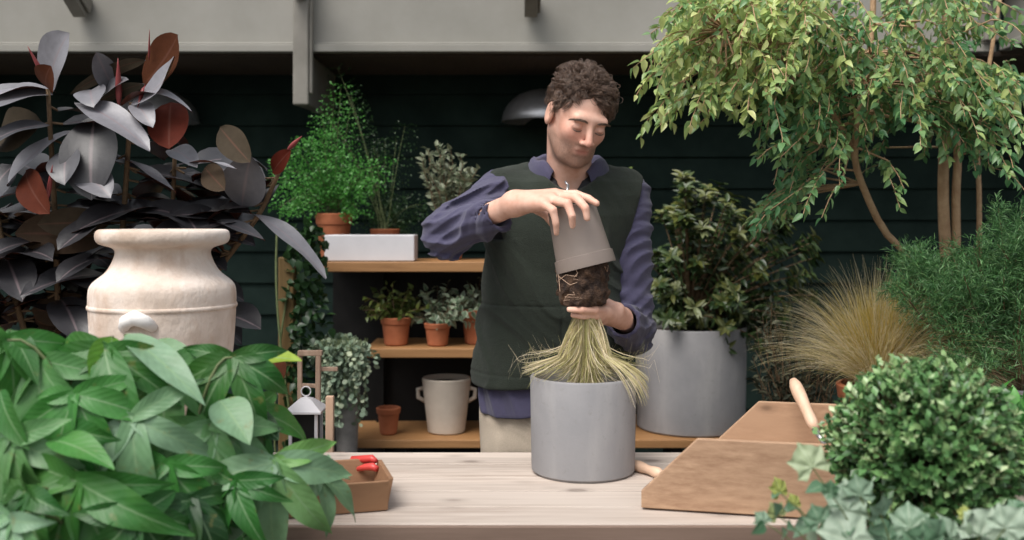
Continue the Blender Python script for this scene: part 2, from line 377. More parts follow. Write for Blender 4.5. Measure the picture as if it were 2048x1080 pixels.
for X in (-.835, -2.45, 1.9):
    g = MB(); zb = 1.905 if X < 1 else 2.16
    g.box((X, 3.955, (zb + 2.6) / 2), (.062, .05, 2.6 - zb))
    if X < 1:
        g.hexa([(X - .025, 3.98, zb + .0), (X + .025, 3.98, zb + .0), (X + .025, WD - .03, zb + .02), (X - .025, WD - .03, zb + .02),
                (X - .025, 3.98, 2.118), (X + .025, 3.98, 2.118), (X + .025, WD - .03, 2.118), (X - .025, WD - .03, 2.118)])
        g.box((X + .037, 3.955, (zb + 2.55) / 2 + .02), (.014, .03, 2.5 - zb))
    g.build('bracket', M['fascia2'], rf, False, .006)
    a0 = np.array([X, 3.93, 2.36]); dr = np.array([0, -cos(R(27.6)), sin(R(27.6))])
    g = MB(); g.beam(a0, a0 + dr * 3.2, .052, .10); g.build('rafter', M['fascia2'], rf, False, .003)
g = MB(); g.box((1.975, 3.0, 2.28), (.05, 1.9, .30)); g.box((1.955, 3.0, 2.136), (.045, 1.9, .03)); g.build('side_beam', M['fascia'], rf, False, .004)
g = MB(); g.box((2.55, 3.2, 2.14), (1.1, 1.8, .02)); g.build('side_soffit', M['brownwood'], rf, False)

# wall lamps
def wall_lamp(px, label):
    c = P(px, 243, WD - .17); t_ = thing('wall_lamp', label, 'lamp', c, 'dome lamps on the dark wall')
    g = MB(); r = .18; pr = [(r + .004, -.002), (r, .004)] + [(r * cos(a), .14 * sin(a) + .004) for a in np.linspace(.12, 1.45, 9)] + [(.0001, .146)]
    g.lathe(pr, c, 48); g.lathe([(r + .004, -.002), (r - .012, 0), (r * .8, .07), (.03, .12)], c, 48); g.build('lamp_shade', M['silver'], t_)
    g = MB(); g.tube([c + [0, .06, .12], c + [0, .10, .125], c + [0, .15, .125]], .009, 8); g.lathe([(.0001, 0), (.04, 0), (.04, .02), (.0001, .02)], c + [0, .165, .125], 20, axis=(0, -1, 0)); g.build('arm', M['darkmetal'], t_)
wall_lamp(314, 'domed metal wall lamp half hidden behind the burgundy rubber plant')
wall_lamp(1085, 'domed silver wall lamp beside the head of the man')

# ------------------------------------------------------------------ shelves
su = thing('shelf_unit', 'stepped honey pine shelves with potted plants on a dark frame', 'shelf unit', (-.5, 3.78, 0))
def board(x0, x1, y, d0=3.6, d1=3.93, th=.028):
    X0, X1 = (x0 - 1024) / F * d0, (x1 - 1024) / F * d0; z = CZ - (y - HY) / F * d0
    g = MB(); g.box(((X0 + X1) / 2, (d0 + d1) / 2, z - th / 2), (X1 - X0, d1 - d0, th)); g.build('shelf', M['shelf'], su, False, .003)
    return z
Z1 = board(636, 1250, 524, th=.036); Z2 = board(730, 1250, 697, th=.034); Z3 = board(674, 1500, 880, d1=4.08, th=.030)
g = MB(); g.box((-.28, 3.955, .75), (.86, .02, 1.1)); g.build('back_panel', M['darkmetal'], su, False)
for X in (-.52, .38, .82):
    g = MB(); zt = Z1 - .04 if X < .5 else Z3 - .04
    g.box((X, 3.70 if X > .5 else 3.93, zt / 2), (.03, .03, zt)); g.build('post', M['darkmetal'], su, False)
for X in (-.4, .1, .6):
    g = MB(); g.box((X, 3.72, (Z3 - .034) / 2), (.04, .2, Z3 - .034)); g.build('leg', M['darkmetal'], su, False)
# ochre timber post beside shelves
g = MB(); c = P(575, 600, 3.5); g.box((c[0], 3.5, .66), (.055, .05, 1.32))
tag(g.build('timber_post', M['post'], smooth=False, bevel=.004), 'upright ochre timber post left of the pine shelves', 'post')

# ------------------------------------------------------------------ potting table
tb = thing('potting_table', 'long potting table of whitewashed pine planks with knots', 'table', (0, 2.08, 0))
g = MB()
for i in range(5):
    y0 = 1.80 + i * .112; g.box((.1, y0 + .0555, .885 - .0008 * (i % 2)), (3.0, .1085, .03))
g.build('tabletop', M['table'], tb, False, .002)
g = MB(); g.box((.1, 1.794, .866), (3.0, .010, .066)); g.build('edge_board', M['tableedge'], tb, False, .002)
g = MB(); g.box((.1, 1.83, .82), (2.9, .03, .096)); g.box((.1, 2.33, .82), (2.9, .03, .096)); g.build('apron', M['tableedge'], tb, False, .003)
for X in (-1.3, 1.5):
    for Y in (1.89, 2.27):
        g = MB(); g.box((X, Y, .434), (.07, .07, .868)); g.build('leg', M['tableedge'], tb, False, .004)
TZ = .90

# front grey pot (empty, being filled)
c = (P(1166, 0, 2.185)[0], 2.185, TZ); t_ = thing('plant_pot', 'matte grey cylinder pot standing on the table under the poured grass', 'pot', c)
pot(t_, M['greypot'], c, .116, .113, .21, .007, soil=False)
s = MB(); s.lathe([(.0001, .12), (.06, .125), (.106, .118)], c, 32); s.build('soil', M['soil'], t_)

# wooden dibber on the table
t_ = thing('hand_tool', 'pale wooden handled tool lying on table beside grey pot', 'tool', P(1290, 940, 2.18))
a_, b2 = np.array([.262, 2.20, TZ + .012]), np.array([.318, 2.105, TZ + .012])
g = MB(); q = np.linspace(0, 1, 9)[:, None]; g.tube(a_ * (1 - q) + b2 * q, [.006, .011, .0125, .012, .010, .0095, .0115, .012, .006], 12); g.build('handle', M['palewood'], t_)
g = MB(); g.tube([b2, b2 + (b2 - a_) * .3, b2 + (b2 - a_) * 1.0], [.004, .004, .002], 8); g.build('spike', M['darkmetal'], t_)

# potting tray on the right
pt = thing('potting_tray', 'large cedar brown potting tray with sloping sides on the table', 'tray', (.6, 2.1, TZ))
A = np.array([.245, 1.888, TZ]); U = nrm([.277, -.062, 0]); B = np.array([.455, 2.27, TZ]); LN = .50
def side(a, th=.012, h0=.036, h1=.140, sl=.105, out=1):
    n_ = np.array([-U[1], U[0], 0]) * th * out; z = np.array([0, 0, 1.]); g = MB()
    out_ = [(0, .004), (LN, .004), (LN, h1), (sl, h1), (0, h0)]
    v = [a + U * u + z * h for u, h in out_] + [a + U * u + z * h + n_ for u, h in out_]
    k = 5; g.add(v, [tuple(range(k)), tuple(range(2 * k - 1, k - 1, -1))] + [(i, k + i, k + (i + 1) % k, (i + 1) % k) for i in range(k)]); return g
s1 = side(A).build('side_panel', M['oak'], pt, False, .002)
side(B).build('side_panel', M['oak'], pt, False, .002)
g = MB(); z = np.array([0, 0, 1.]); n_ = np.array([-U[1], U[0], 0]) * .013
g.hexa([A + n_ + z * .003, A + U * LN + n_ + z * .003, B + U * LN + z * .003, B + z * .003, A + n_ + z * .013, A + U * LN + n_ + z * .013, B + U * LN + z * .013, B + z * .013]); g.build('base', M['oak'], pt, False)
g = MB(); e = U * .012; g.hexa([A + U * LN + z * .003 + e * .02, A + U * LN + e, B + U * LN + e, B + U * LN + e * .02] + [p + z * .15 for p in (A + U * LN + e * .02, A + U * LN + e, B + U * LN + e, B + U * LN + e * .02)]); g.build('back_panel', M['oak'], pt, False)
g = MB(); lc = P(1652, 935, 1.79); lc = A + U * .362 + z * .10 - n_ * .12; g.beam(lc - U * .011, lc + U * .011, .003, .012); g.build('name_plate', M['white'], s1, False, .001)

# trowel leaning in the tray
t_ = thing('hand_trowel', 'hand trowel with pale wooden handle leaning in the cedar tray', 'trowel', P(1640, 880, 2.15))
a_, b2 = P(1586, 760, 2.20), P(1630, 858, 2.10); q = np.linspace(0, 1, 10)[:, None]
g = MB(); g.tube(a_ * (1 - q) + b2 * q, [.008, .0135, .0145, .0145, .0135, .0125, .012, .0125, .012, .009], 14); g.build('handle', M['palewood'], t_)
g = MB(); c2 = P(1650, 890, 2.06); g.tube([b2, (b2 + c2) / 2, c2], [.0075, .006, .0055], 10); g.build('ferrule', M['silver'], t_)
g = MB(); big_leaf(g, c2, c2 + (c2 - a_) * .55 + np.array([.03, 0, -.0]), .07, (-.3, -.7, .6), -.06, .5, 0, 0); o = g.build('blade', M['darkmetal'], t_); o.modifiers.new('s', 'SOLIDIFY').thickness = .002

# left small crate
cr = thing('wooden_crate', 'small open brown wooden crate of red handled shears on the table', 'crate', (-.33, 1.95, TZ))
C0 = np.array([-.234, 1.88, TZ + .002]); D1 = nrm([-.95, -.27, 0]); D2 = nrm([-.27, .95, 0]) ; l1, l2, hh = .26, .17, .058
def wallp(a, b, inward, tname='side_board'):
    g = MB(); o_ = (nrm(b - a)) * 0; out = -inward * .012
    up = np.array([0, 0, hh]); th = inward * .009
    g.hexa([a, b, b + th, a + th, a + up + out, b + up + out, b + up + out + th, a + up + out + th]); return g.build(tname, M['crate'], cr, False, .0015)
wallp(C0, C0 + D1 * l1, D2); wallp(C0 + D1 * l1 + D2 * l2, C0 + D2 * l2, -D2); wallp(C0 + D2 * l2 - D2 * .009, C0 + D2 * .009, D1); wallp(C0 + D1 * l1 + D2 * .009, C0 + D1 * l1 + D2 * (l2 - .009), -D1)
g = MB(); z = np.array([0, 0, .006]); q4 = [C0 + D1 * .01 + D2 * .01, C0 + D1 * (l1 - .01) + D2 * .01, C0 + D1 * (l1 - .01) + D2 * (l2 - .01), C0 + D1 * .01 + D2 * (l2 - .01)]; q4 = [q4[0], q4[3], q4[2], q4[1]]
g.hexa([p + z * .2 for p in q4] + [p + z * 1.2 for p in q4]); g.build('base', M['crate'], cr, False)
t_ = thing('secateurs', 'secateurs with red handles resting on the back edge of small crate', 'secateurs', P(730, 930, 2.02))
g = MB(); a_, m_, e_ = P(752, 936, 2.0), P(728, 918, 2.04), P(706, 922, 2.06)
g.tube([P(700, 932, 2.05), P(706, 918, 2.06), m_, P(744, 917, 2.03), P(752, 922, 2.02)], [.005, .007, .008, .008, .005], 8); g.build('handle', M['red'], t_)
g = MB(); g.tube([P(716, 938, 2.03), P(730, 934, 2.02), P(745, 933, 2.01), a_ + [0.002, 0, -.002]], [.005, .007, .008, .006], 8); g.build('handle', M['red'], t_)
g = MB(); big_leaf(g, P(708, 932, 2.05), P(668, 942, 2.06), .018, (0, -.5, .8), .05, 0, 0, 0); o = g.build('blade', M['silver'], t_); o.modifiers.new('s', 'SOLIDIFY').thickness = .003

# stick stand and white can behind the left leaves
st = thing('plant_stand', 'open stick stand of weathered wood behind the big green leaves', 'plant stand', P(630, 1000, 2.55) * [1, 1, 0])
for (a, b, r) in ((P(660, 792, 2.46), P(658, 1170, 2.46), .0095), (P(637, 700, 2.55), P(634, 1130, 2.55), .0065), (P(596, 706, 2.55), P(645, 706, 2.55), .007), (P(632, 738, 2.56), P(676, 738, 2.56), .0055), (P(600, 706, 2.56), P(600, 1130, 2.56), .006), (P(600, 770, 2.56), P(636, 772, 2.56), .005)):
    g = MB(); g.beam(a, b, r * 2, r * 2, (0, 1, 0) if abs(a[2] - b[2]) > .1 else (0, 0, 1)); g.build('stick', M['stick'] if r < .009 else M['palewood'], st, False, .002)
c = P(612, 835, 2.50); t_ = thing('lantern', 'small white metal lantern with pointed roof behind the green leaves', 'lantern', c)
g = MB(); v0 = c + [0, 0, .066]; rr_ = [c + np.array([sx * .046, sy * .046, .022]) for sx, sy in ((-1, -1), (1, -1), (1, 1), (-1, 1))]; r2_ = [p + [0, 0, -.006] for p in rr_]; r3_ = [c + (p - c) * .35 + [0, 0, .040] for p in rr_]
g.add([*r2_, *rr_, *r3_, v0 - [0, 0, .012]], [(3, 2, 1, 0), (0, 1, 5, 4), (1, 2, 6, 5), (2, 3, 7, 6), (3, 0, 4, 7), (4, 5, 9, 8), (5, 6, 10, 9), (6, 7, 11, 10), (7, 4, 8, 11), (8, 9, 12), (9, 10, 12), (10, 11, 12), (11, 8, 12)]); g.build('roof', M['white'], t_, False, .001)
g = MB(); g.tube([v0 + [.012 * cos(a), 0, .012 * sin(a)] for a in np.linspace(0, 2 * pi, 14)], .0018, 6); g.build('ring', M['white'], t_)
g = MB(); g.box(c - [0, 0, .097], (.074, .074, .008))
for sx, sy in ((-1, -1), (1, -1), (1, 1), (-1, 1)): g.box(c + [sx * .032, sy * .032, -.0385], (.008, .008, .1088))
g.build('frame', M['white'], t_, False, .001)
g = MB(); g.box(c - [0, 0, .0385], (.058, .058, .1085)); g.build('glass', M['darkmetal'], t_, False)
g = MB(); g.box((c[0] - .02, 2.5, (c[2] - .1) / 2 - .004), (.16, .14, .02)); 
g = MB(); g.box((c[0] + .0, 2.50, c[2] - .114), (.17, .16, .02)); g.build('tray', M['stick'], st, False, .002)

# ------------------------------------------------------------------ urn
c = np.array([P(327, 0, 2.12)[0], 2.12, TZ]); t_ = thing('stone_urn', 'large weathered cream stone urn with narrow neck and flared rim', 'urn', c)
g = MB(); sc_ = 2.12 / F
prof = [(0.0001, .0), (.095, .0), (.098, .03), (.08, .05), (.10, .12), (.135, .20)]
for (hw, y) in ((137, 690), (139, 640), (141, 608), (141, 585), (139, 570), (128, 558), (112, 548), (102, 535), (94, 518), (90, 505), (92, 498), (100, 493), (116, 490), (127, 484), (129, 472), (127, 462), (120, 458), (108, 458), (100, 466), (84, 505), (90, 540), (110, 600)):
    prof.append((hw * sc_, CZ - (y - HY) * sc_ - TZ))
g.lathe([(p[0], p[1]) for p in prof], c, 72)
o = g.build('body', M['urn'], t_); m_ = o.modifiers.new('sub', 'SUBSURF'); m_.levels = m_.render_levels = 1
g = MB(); q = c.copy(); pr = [(.1415 * 1, 0)]; zr = CZ - (611 - HY) * sc_
g.lathe([(.147, -.006), (.1515, -.004), (.1525, 0), (.1515, .004), (.147, .006)], (c[0], c[1], zr), 72); g.build('moulding', M['urn'], t_)
a = c + np.array([0.0, -.150, CZ - (632 - HY) * sc_ - TZ])
g = MB(); g.tube([a + [-.03, .01, -.01], a + [-.018, -.008, .004], a + [0, -.014, .012], a + [.018, -.008, .004], a + [.03, .01, -.01]], [.011, .014, .016, .014, .011], 10); M['chalk'] = plain('chalk_white_stone', (.76, .73, .70), (.84, .82, .80), 20, .8, .3); g.build('handle', M['chalk'], t_)

# ------------------------------------------------------------------ pots on the shelves
def sp(px, d=3.72): return (px - 1024) / F * d
def terra(px, wpx, hpx, Z, label, d=3.70, hi=.75, m_='terra', grp='terracotta pots on the pine shelves'):
    s_ = F / d; r = wpx / 2 / s_; h = hpx / s_; c = (sp(px, d), d, Z); t_ = thing('potted_plant', label, 'potted plant', c, grp)
    pot(t_, M[m_], c, r * .93, r * hi, h, .005, r * .07, h * .25); return t_, np.array([c[0], c[1], Z + h])
LM = {}
LM['olive'] = leafmat('olive_leaf', [(0, (.035, .06, .012)), (.6, (.10, .14, .03)), (1, (.17, .19, .05))], tr=.2)
LM['varieg'] = leafmat('variegated_leaf', [(0, (.06, .12, .06)), (.5, (.14, .22, .13)), (1, (.34, .40, .28))], tr=.2, edge=(.42, .46, .34))
LM['fern'] = leafmat('fern_leaf', [(0, (.025, .12, .02)), (.5, (.07, .27, .04)), (1, (.16, .42, .10))], tr=.35)
LM['darkfern'] = leafmat('dark_fern_leaf', [(0, (.012, .04, .012)), (1, (.035, .09, .022))], tr=.3)
LM['silverg'] = leafmat('silver_green_leaf', [(0, (.13, .20, .13)), (.6, (.26, .34, .24)), (1, (.42, .48, .32))], tr=.15, rough=.6)
LM['sage'] = leafmat('cream_green_leaf', [(0, (.06, .09, .045)), (.6, (.14, .18, .10)), (1, (.33, .35, .24))], tr=.2, edge=(.36, .38, .26))
LM['stem'] = plain('brown_bark', (.10, .06, .03), (.20, .13, .07), 40, .8, .6)
LM['gstem'] = plain('green_stalk', (.09, .12, .04), (.14, .17, .07), 40, .6, .2)
LM['ficstem'] = plain('ficus_bark', (.36, .22, .12), (.50, .34, .20), 30, .8, .6)

def bushy(t_, top, px_r, px_h, d, tp, m_, n, k, L, W, droop=.6, spread=.7, name='foliage', up=.5, sr=.0016, stem='stem'):
    s_ = F / d; fo, stm = MB(), MB()
    for i in range(n):
        a = random.uniform(0, 2 * pi); e = random.uniform(0, spread)
        dd = np.array([sin(e) * cos(a) * px_r / px_h * 1.3, sin(e) * sin(a) * px_r / px_h * 1.0, cos(e)])
        pa = twig_path(top + np.array([cos(a), sin(a), 0]) * .012 - [0, 0, .01], dd, px_h / s_ * random.uniform(.55, 1.05), droop)
        leaves_on(fo, tp, pa, k, L, W, up=up); stm.tube(pa, np.linspace(sr, sr * .4, len(pa)), 4, False)
    fo.build(name, m_, t_); stm.build(stem, LM['stem'] if stem == 'stem' else LM['gstem'], t_)

t_, tp_ = terra(792, 62, 56, Z2, 'wide terracotta pot of olive green leaves at left on middle shelf'); bushy(t_, tp_, 62, 75, 3.7, T_OV, LM['olive'], 34, 10, .03, .009, .8, 1.1)
t_, tp_ = terra(875, 54, 46, Z2, 'small terracotta pot of silvery variegated leaves on the middle shelf', d=3.68); bushy(t_, tp_, 70, 88, 3.7, T_OV, LM['varieg'], 26, 9, .034, .010, .9, 1.1)
t_, tp_ = terra(952, 60, 70, Z2, 'terracotta pot of bluish leaves on the middle shelf beside the man', d=3.74); bushy(t_, tp_, 55, 75, 3.7, T_OV, LM['varieg'], 22, 9, .03, .011, .9, 1.1)
# empty terracotta + cream pot + white trough
c = (sp(777, 3.7), 3.70, Z3); t_ = thing('terracotta_pot', 'small empty terracotta pot on the bottom shelf', 'pot', c); pot(t_, M['terra'], c, .042, .031, .100, .005, .004, .024, soil=True, soilz=.05)
c = (sp(893, 3.74), 3.74, Z3); t_ = thing('ceramic_pot', 'cream ceramic pot with small side handles on bottom shelf', 'pot', c); pot(t_, M['cream'], c, .092, .070, .205, .008)
for sg in (-1, 1):
    g = MB(); g.tube([np.array(c) + [sg * .086, 0, .165], np.array(c) + [sg * .108, 0, .16], np.array(c) + [sg * .106, 0, .13], np.array(c) + [sg * .080, 0, .115]], .008, 8); g.build('handle', M['cream'], t_)
d = 3.70; x0, x1 = sp(655, d), sp(832, d); t_ = thing('white_trough', 'long white trough planter on the top pine shelf', 'planter', ((x0 + x1) / 2, d, Z1))
g = MB(); xm, hw, h = (x0 + x1) / 2, (x1 - x0) / 2, .095
for (X, Y, sx, sy) in ((xm, d - .06, hw * 2, .008), (xm, d + .06, hw * 2, .008), (x0 + .004, d, .008, .1119), (x1 - .004, d, .008, .1119)): g.box((X, Y, Z1 + .002 + h / 2), (sx, sy, h))
g.box((xm, d, Z1 + .008), (hw * 2 - .017, .111, .01)); g.build('body', M['white'], t_, False, .003)
g = MB(); g.box((xm, d, Z1 + .076), (hw * 2 - .017, .1115, .01)); g.build('soil', M['soil'], t_, False)
# terracotta pots behind the elbow, one with a upright variegated shrub
t_, tp_ = terra(900, 62, 60, Z1, 'terracotta pot with upright cream and green shrub behind the raised elbow', d=3.80)
fo, stm = MB(), MB()
for i in range(26):
    b0 = tp_ + np.array([random.uniform(-.05, .05), random.uniform(-.04, .04), -.01]); e = P(random.uniform(848, 958), random.uniform(292, 370), 3.8) + [0, random.uniform(-.07, .07), 0]
    q = np.linspace(0, 1, 8)[:, None]; pa = b0 * (1 - q) + e * q + rng.normal(size=(8, 3)) * .006; leaves_on(fo, T_OV, pa, 26, .030, .0085, hang=-.1, start=.25); stm.tube(pa, np.linspace(.003, .001, 8), 4, False)
fo.build('foliage', LM['sage'], t_); stm.build('stem', LM['stem'], t_)
for px, lb in ((835, None), (1010, 'low terracotta saucer pot at the right end of top shelf')):
    if lb: c = (sp(px, 3.75), 3.75, Z1); t_ = thing('terracotta_pot', lb, 'pot', c); pot(t_, M['terra'], c, .05, .038, .07, .005, .004, .018)
# bright fern on top shelf
t_, tp_ = terra(668, 74, 92, Z1 - .00, 'bright green feathery fern in terracotta pot on the top shelf', d=3.84)
def fern(t_, tp_, fronds, m_, d, LL=.016, WW=.006):
    fo, stm = MB(), MB()
    for (px, py, n) in fronds:
        for i in range(n):
            e = P(px + random.uniform(-22, 22), py + random.uniform(-18, 18), d + random.uniform(-.14, .14)); b0 = tp_ + rng.normal(size=3) * .012 - [0, 0, .01]
            mid = (b0 + e) / 2 + np.array([0, 0, .35 * abs(e[0] - b0[0]) + .03]); q = np.linspace(0, 1, 14)[:, None]; pa = b0 * (1 - q) ** 2 + 2 * mid * q * (1 - q) + e * q * q
            stm.tube(pa, np.linspace(.0016, .0006, 14), 4, False)
            tg = nrm(np.gradient(pa, axis=0)); sx = nrm(np.cross(tg, rng.normal(size=3) * .3 + [0, -1, .4]))
            for sg in (-1, 1):
                for j in range(3, 14):
                    ln = .075 * sin(pi * (j - 1.5) / 13.5) ** .6; pb = pa[j] + (sx[j] * sg * .85 + tg[j] * .5) * np.linspace(0, ln, 5)[:, None]; pb[:, 2] -= np.linspace(0, 1, 5) ** 2 * .012
                    leaves_on(fo, T_SM, pb, 6, LL, WW, spread=1.1, hang=.1, start=.05, rlo=.1 + .3 * random.random(), rhi=.6 + .4 * random.random())
    fo.build('foliage', m_, t_); stm.build('stem', LM['gstem'], t_)
fern(t_, tp_, [(560, 345, 4), (590, 310, 3), (640, 280, 3), (690, 320, 2), (740, 370, 4), (600, 395, 3), (710, 410, 3), (760, 330, 2), (650, 340, 2), (570, 430, 3), (690, 240, 2), (680, 190, 2), (625, 250, 1)], LM['fern'], 3.8, .014, .0048)
t_, tp_ = terra(770, 60, 60, Z1, 'dark green fern in terracotta pot behind the white trough', d=3.90)
fern(t_, tp_, [(700, 190, 3), (660, 230, 3), (720, 260, 2), (760, 300, 3), (790, 270, 2), (780, 400, 3), (830, 430, 3), (740, 440, 3), (800, 450, 3), (690, 150, 1)], LM['darkfern'], 3.95, .012, .0035)

# grey vase with silver trailing plant
d = 3.52; c = np.array([sp(694, d), d, .0]); t_ = thing('trailing_plant', 'silvery green trailing plant spilling from a tall grey pot by the shelves', 'potted plant', c)
zr = CZ - (690 - HY) / F * d
g = MB(); g.lathe([(.0001, 0), (.05, 0), (.05, .004), (.040, .30), (.036, .62), (.052, zr - .02), (.056, zr), (.05, zr), (.03, zr - .03), (.0001, zr - .03)], c, 40); g.build('pot', M['zinc'], t_)
fo, stm = MB(), MB(); top = np.array([sp(672, d), d, zr])
for i in range(90):
    a = random.uniform(0, 2 * pi); dd = np.array([cos(a) * .8, sin(a) * .8, random.uniform(.3, 1.2)]); pa = twig_path(top + rng.normal(size=3) * [.02, .02, .005], dd, random.uniform(.08, .16), 2.2)
    leaves_on(fo, T_RD, pa, 12, .020, .010, hang=.2); stm.tube(pa, .001, 3, False)
for i in range(42):
    x = sp(random.uniform(655, 735), d); y = d - random.uniform(.03, .10); ln = random.uniform(.12, .30)
    pa = np.array([[x + .01 * sin(q * 7 + i), y, zr + .03 - q * ln] for q in np.linspace(0, 1, 8)]); leaves_on(fo, T_RD, pa, 20, .019, .010, hang=.5); stm.tube(pa, .001, 3, False)
fo.build('foliage', LM['silverg'], t_); stm.build('stem', LM['gstem'], t_)

# ------------------------------------------------------------------ big pot shrub at right
d = 3.83; c = np.array([sp(1381, d), d, Z3 + .002]); t_ = thing('potted_shrub', 'dark evergreen shrub in the largest grey cylinder pot on low shelf', 'potted shrub', c)
pot(t_, M['greypot'], c, .212, .206, CZ - (652 - HY) / F * d - Z3, .01, soilz=.03)
LM['dark'] = leafmat('dark_evergreen_leaf', [(0, (.02, .045, .015)), (.45, (.05, .085, .025)), (.75, (.13, .14, .03)), (1, (.22, .25, .12))], tr=.15, rough=.35)
fo, stm = MB(), MB(); b0 = c + [0, 0, .40]
for i in range(135):
    tx, ty = None, None
    while tx is None:
        x, y = random.uniform(1280, 1640), random.uniform(340, 700)
        if ((x - 1462) / 195) ** 2 + ((y - 540) / 165) ** 2 < 1 or (random.random() < .5 and abs(x - 1410) < 50 and y < 420): tx, ty = x, y
    e = P(tx, ty, d + random.uniform(-.24, .2)); mid = (b0 + e) / 2 + [0, 0, .06]; q = np.linspace(0, 1, 9)[:, None]; pa = b0 * (1 - q) ** 2 + 2 * mid * q * (1 - q) + e * q * q
    stm.tube(pa, np.linspace(.005, .0015, 9), 5, False)
    rl = random.random(); leaves_on(fo, T_OV, pa[3:], 12, .045, .011, rlo=0, rhi=.5); k = 7; a = np.arange(k) * 2 * pi / k * 1.6 + rng.normal(size=k) * .35; ax = nrm(pa[-1] - pa[-2] + [0, -.02, .02]); u_ = nrm(np.cross(ax, (.3, .8, .2))); v_ = np.cross(ax, u_)
    for ring in (0, .35, .7):
        pp = pa[-1] - ax * .05 * ring; Y = (np.outer(np.cos(a + ring * 5), u_) + np.outer(np.sin(a + ring * 5), v_)) + ax * (.45 - ring * .3)
        fo.inst(T_LA, np.repeat(pp[None], k, 0), Y, np.tile(ax, (k, 1)), (.046 * rng.uniform(.6, 1.2, k)), .0090, np.clip(rng.normal(.3 + .65 * rl * (ring < .4), .16, k), 0, 1))
fo.build('foliage', LM['dark'], t_); stm.build('stem', LM['stem'], t_)
# yellow-green plant on the wall side behind the shoulder
d = 4.0; t_ = thing('slender_shrub', 'tall yellow green shrub behind the right shoulder of the man', 'shrub', (sp(1240, d), d, 0)); fo, stm = MB(), MB()
for i in range(9):
    b0 = np.array([sp(1245, d), d, 0.]); e = P(random.uniform(1215, 1275), random.uniform(330, 430), d); q = np.linspace(0, 1, 12)[:, None]; pa = b0 * (1 - q) + e * q + rng.normal(size=(12, 3)) * .008
    leaves_on(fo, T_OV, pa[6:], 26, .045, .015, hang=0); stm.tube(pa, np.linspace(.006, .002, 12), 5, False)
LM['lime'] = leafmat('lime_leaf', [(0, (.10, .17, .03)), (1, (.24, .33, .09))], tr=.3)
fo.build('foliage', LM['lime'], t_); stm.build('stem', LM['stem'], t_)

# low bench at right carrying plants
bn = thing('slatted_bench', 'low dark wooden bench behind the table carrying grass and bushes', 'bench', (1.3, 2.9, 0))
g = MB()
for i in range(8): g.box((1.42, 2.50 + i * .11, .77), (1.25, .095, .03))
g.build('seat', M['brownwood'], bn, False, .003)
for X in (.85, 1.95):
    for Y in (2.55, 3.2): g = MB(); g.box((X, Y, .376), (.05, .05, .752)); g.build('leg', M['brownwood'], bn, False)
BZ = .787
LM['stipa'] = leafmat('blond_grass', [(0, (.40, .35, .12)), (.35, (.60, .50, .25)), (.7, (.75, .65, .42)), (1, (.80, .72, .55))], tr=.5, rough=.6)
LM['gold'] = leafmat('golden_grass', [(0, (.42, .33, .06)), (1, (.74, .55, .15))], tr=.5, rough=.6)
d = 2.66; c = np.array([sp(1764, d), d, BZ]); t_ = thing('potted_grass', 'blond feather grass in a terracotta pot behind the clipped ball', 'potted grass', c)
pot(t_, M['terra'], c, .112, .085, CZ - (768 - HY) / F * d - BZ, .007, .006, .04)
top = c + [0, 0, CZ - (768 - HY) / F * d - BZ - .01]
g = MB(); grass(g, top, 4600, .32, 1.1, (.24, -.05, 1), 1.4, .00055, .05, 10); g.build('foliage', LM['stipa'], t_)
g = MB(); grass(g, top, 800, .25, .5, (-.04, -.1, 1), .7, .0012, .04, 8); g.build('young_blades', LM['gold'], t_)

LM['conifer'] = leafmat('soft_conifer_needle', [(0, (.04, .12, .04)), (.5, (.10, .24, .08)), (1, (.22, .37, .15))], tr=.25)
T_ND = tpl(1, lambda v: 1, 0, 0, 1)
def needle_bush(name, label, cpx, d, rim_y, rpot, blobs, nb, m_='conifer'):
    c = np.array([sp(cpx, d), d, BZ]); h = CZ - (rim_y - HY) / F * d - BZ
    t_ = thing(name, label, 'potted bush', c); pot(t_, M['greypot'], c, rpot, rpot * .93, h, .008, soilz=.02)
    fo, stm = MB(), MB(); b0 = c + [0, 0, h - .02]; wts = [b[2] * b[3] for b in blobs]
    for i in range(nb):
        b = random.choices(blobs, wts)[0]; a = random.uniform(0, 2 * pi); r = random.random() ** .5
        e = P(b[0] + b[2] * r * cos(a), b[1] + b[3] * r * sin(a), d + random.uniform(-.2, .2)); dr = nrm(e - b0) ; L = .13
        pa = twig_path(e - dr * L * .5, dr + [0, 0, .4], L, .5, 8)
        for j in range(1, 8):
            for sg in range(3):
                dd = nrm(rng.normal(size=3) + (pa[j] - pa[j - 1]) * 40); pb = pa[j] + dd * np.linspace(0, .045, 4)[:, None]
                leaves_on(fo, T_SM, pb, 9, .021, .0011, spread=.75, hang=-.1, start=.05, rlo=0, rhi=random.uniform(.5, 1))
        q = np.linspace(0, 1, 6)[:, None]
        if i % 4 == 0: stm.tube(np.concatenate([b0 * (1 - q) + pa[0] * q, pa[1:]]), np.linspace(.004, .001, 14), 4, False)
    fo.build('foliage', LM[m_], t_); stm.build('stem', LM['stem'], t_); return t_
needle_bush('potted_conifer', 'soft feathery green bush in grey pot at the right edge', 2040, 2.62, 768, .12, [(1960, 615, 100, 95), (1850, 580, 60, 50), (2010, 475, 22, 35), (2060, 585, 70, 100), (1900, 690, 60, 50), (1990, 700, 70, 50)], 300)

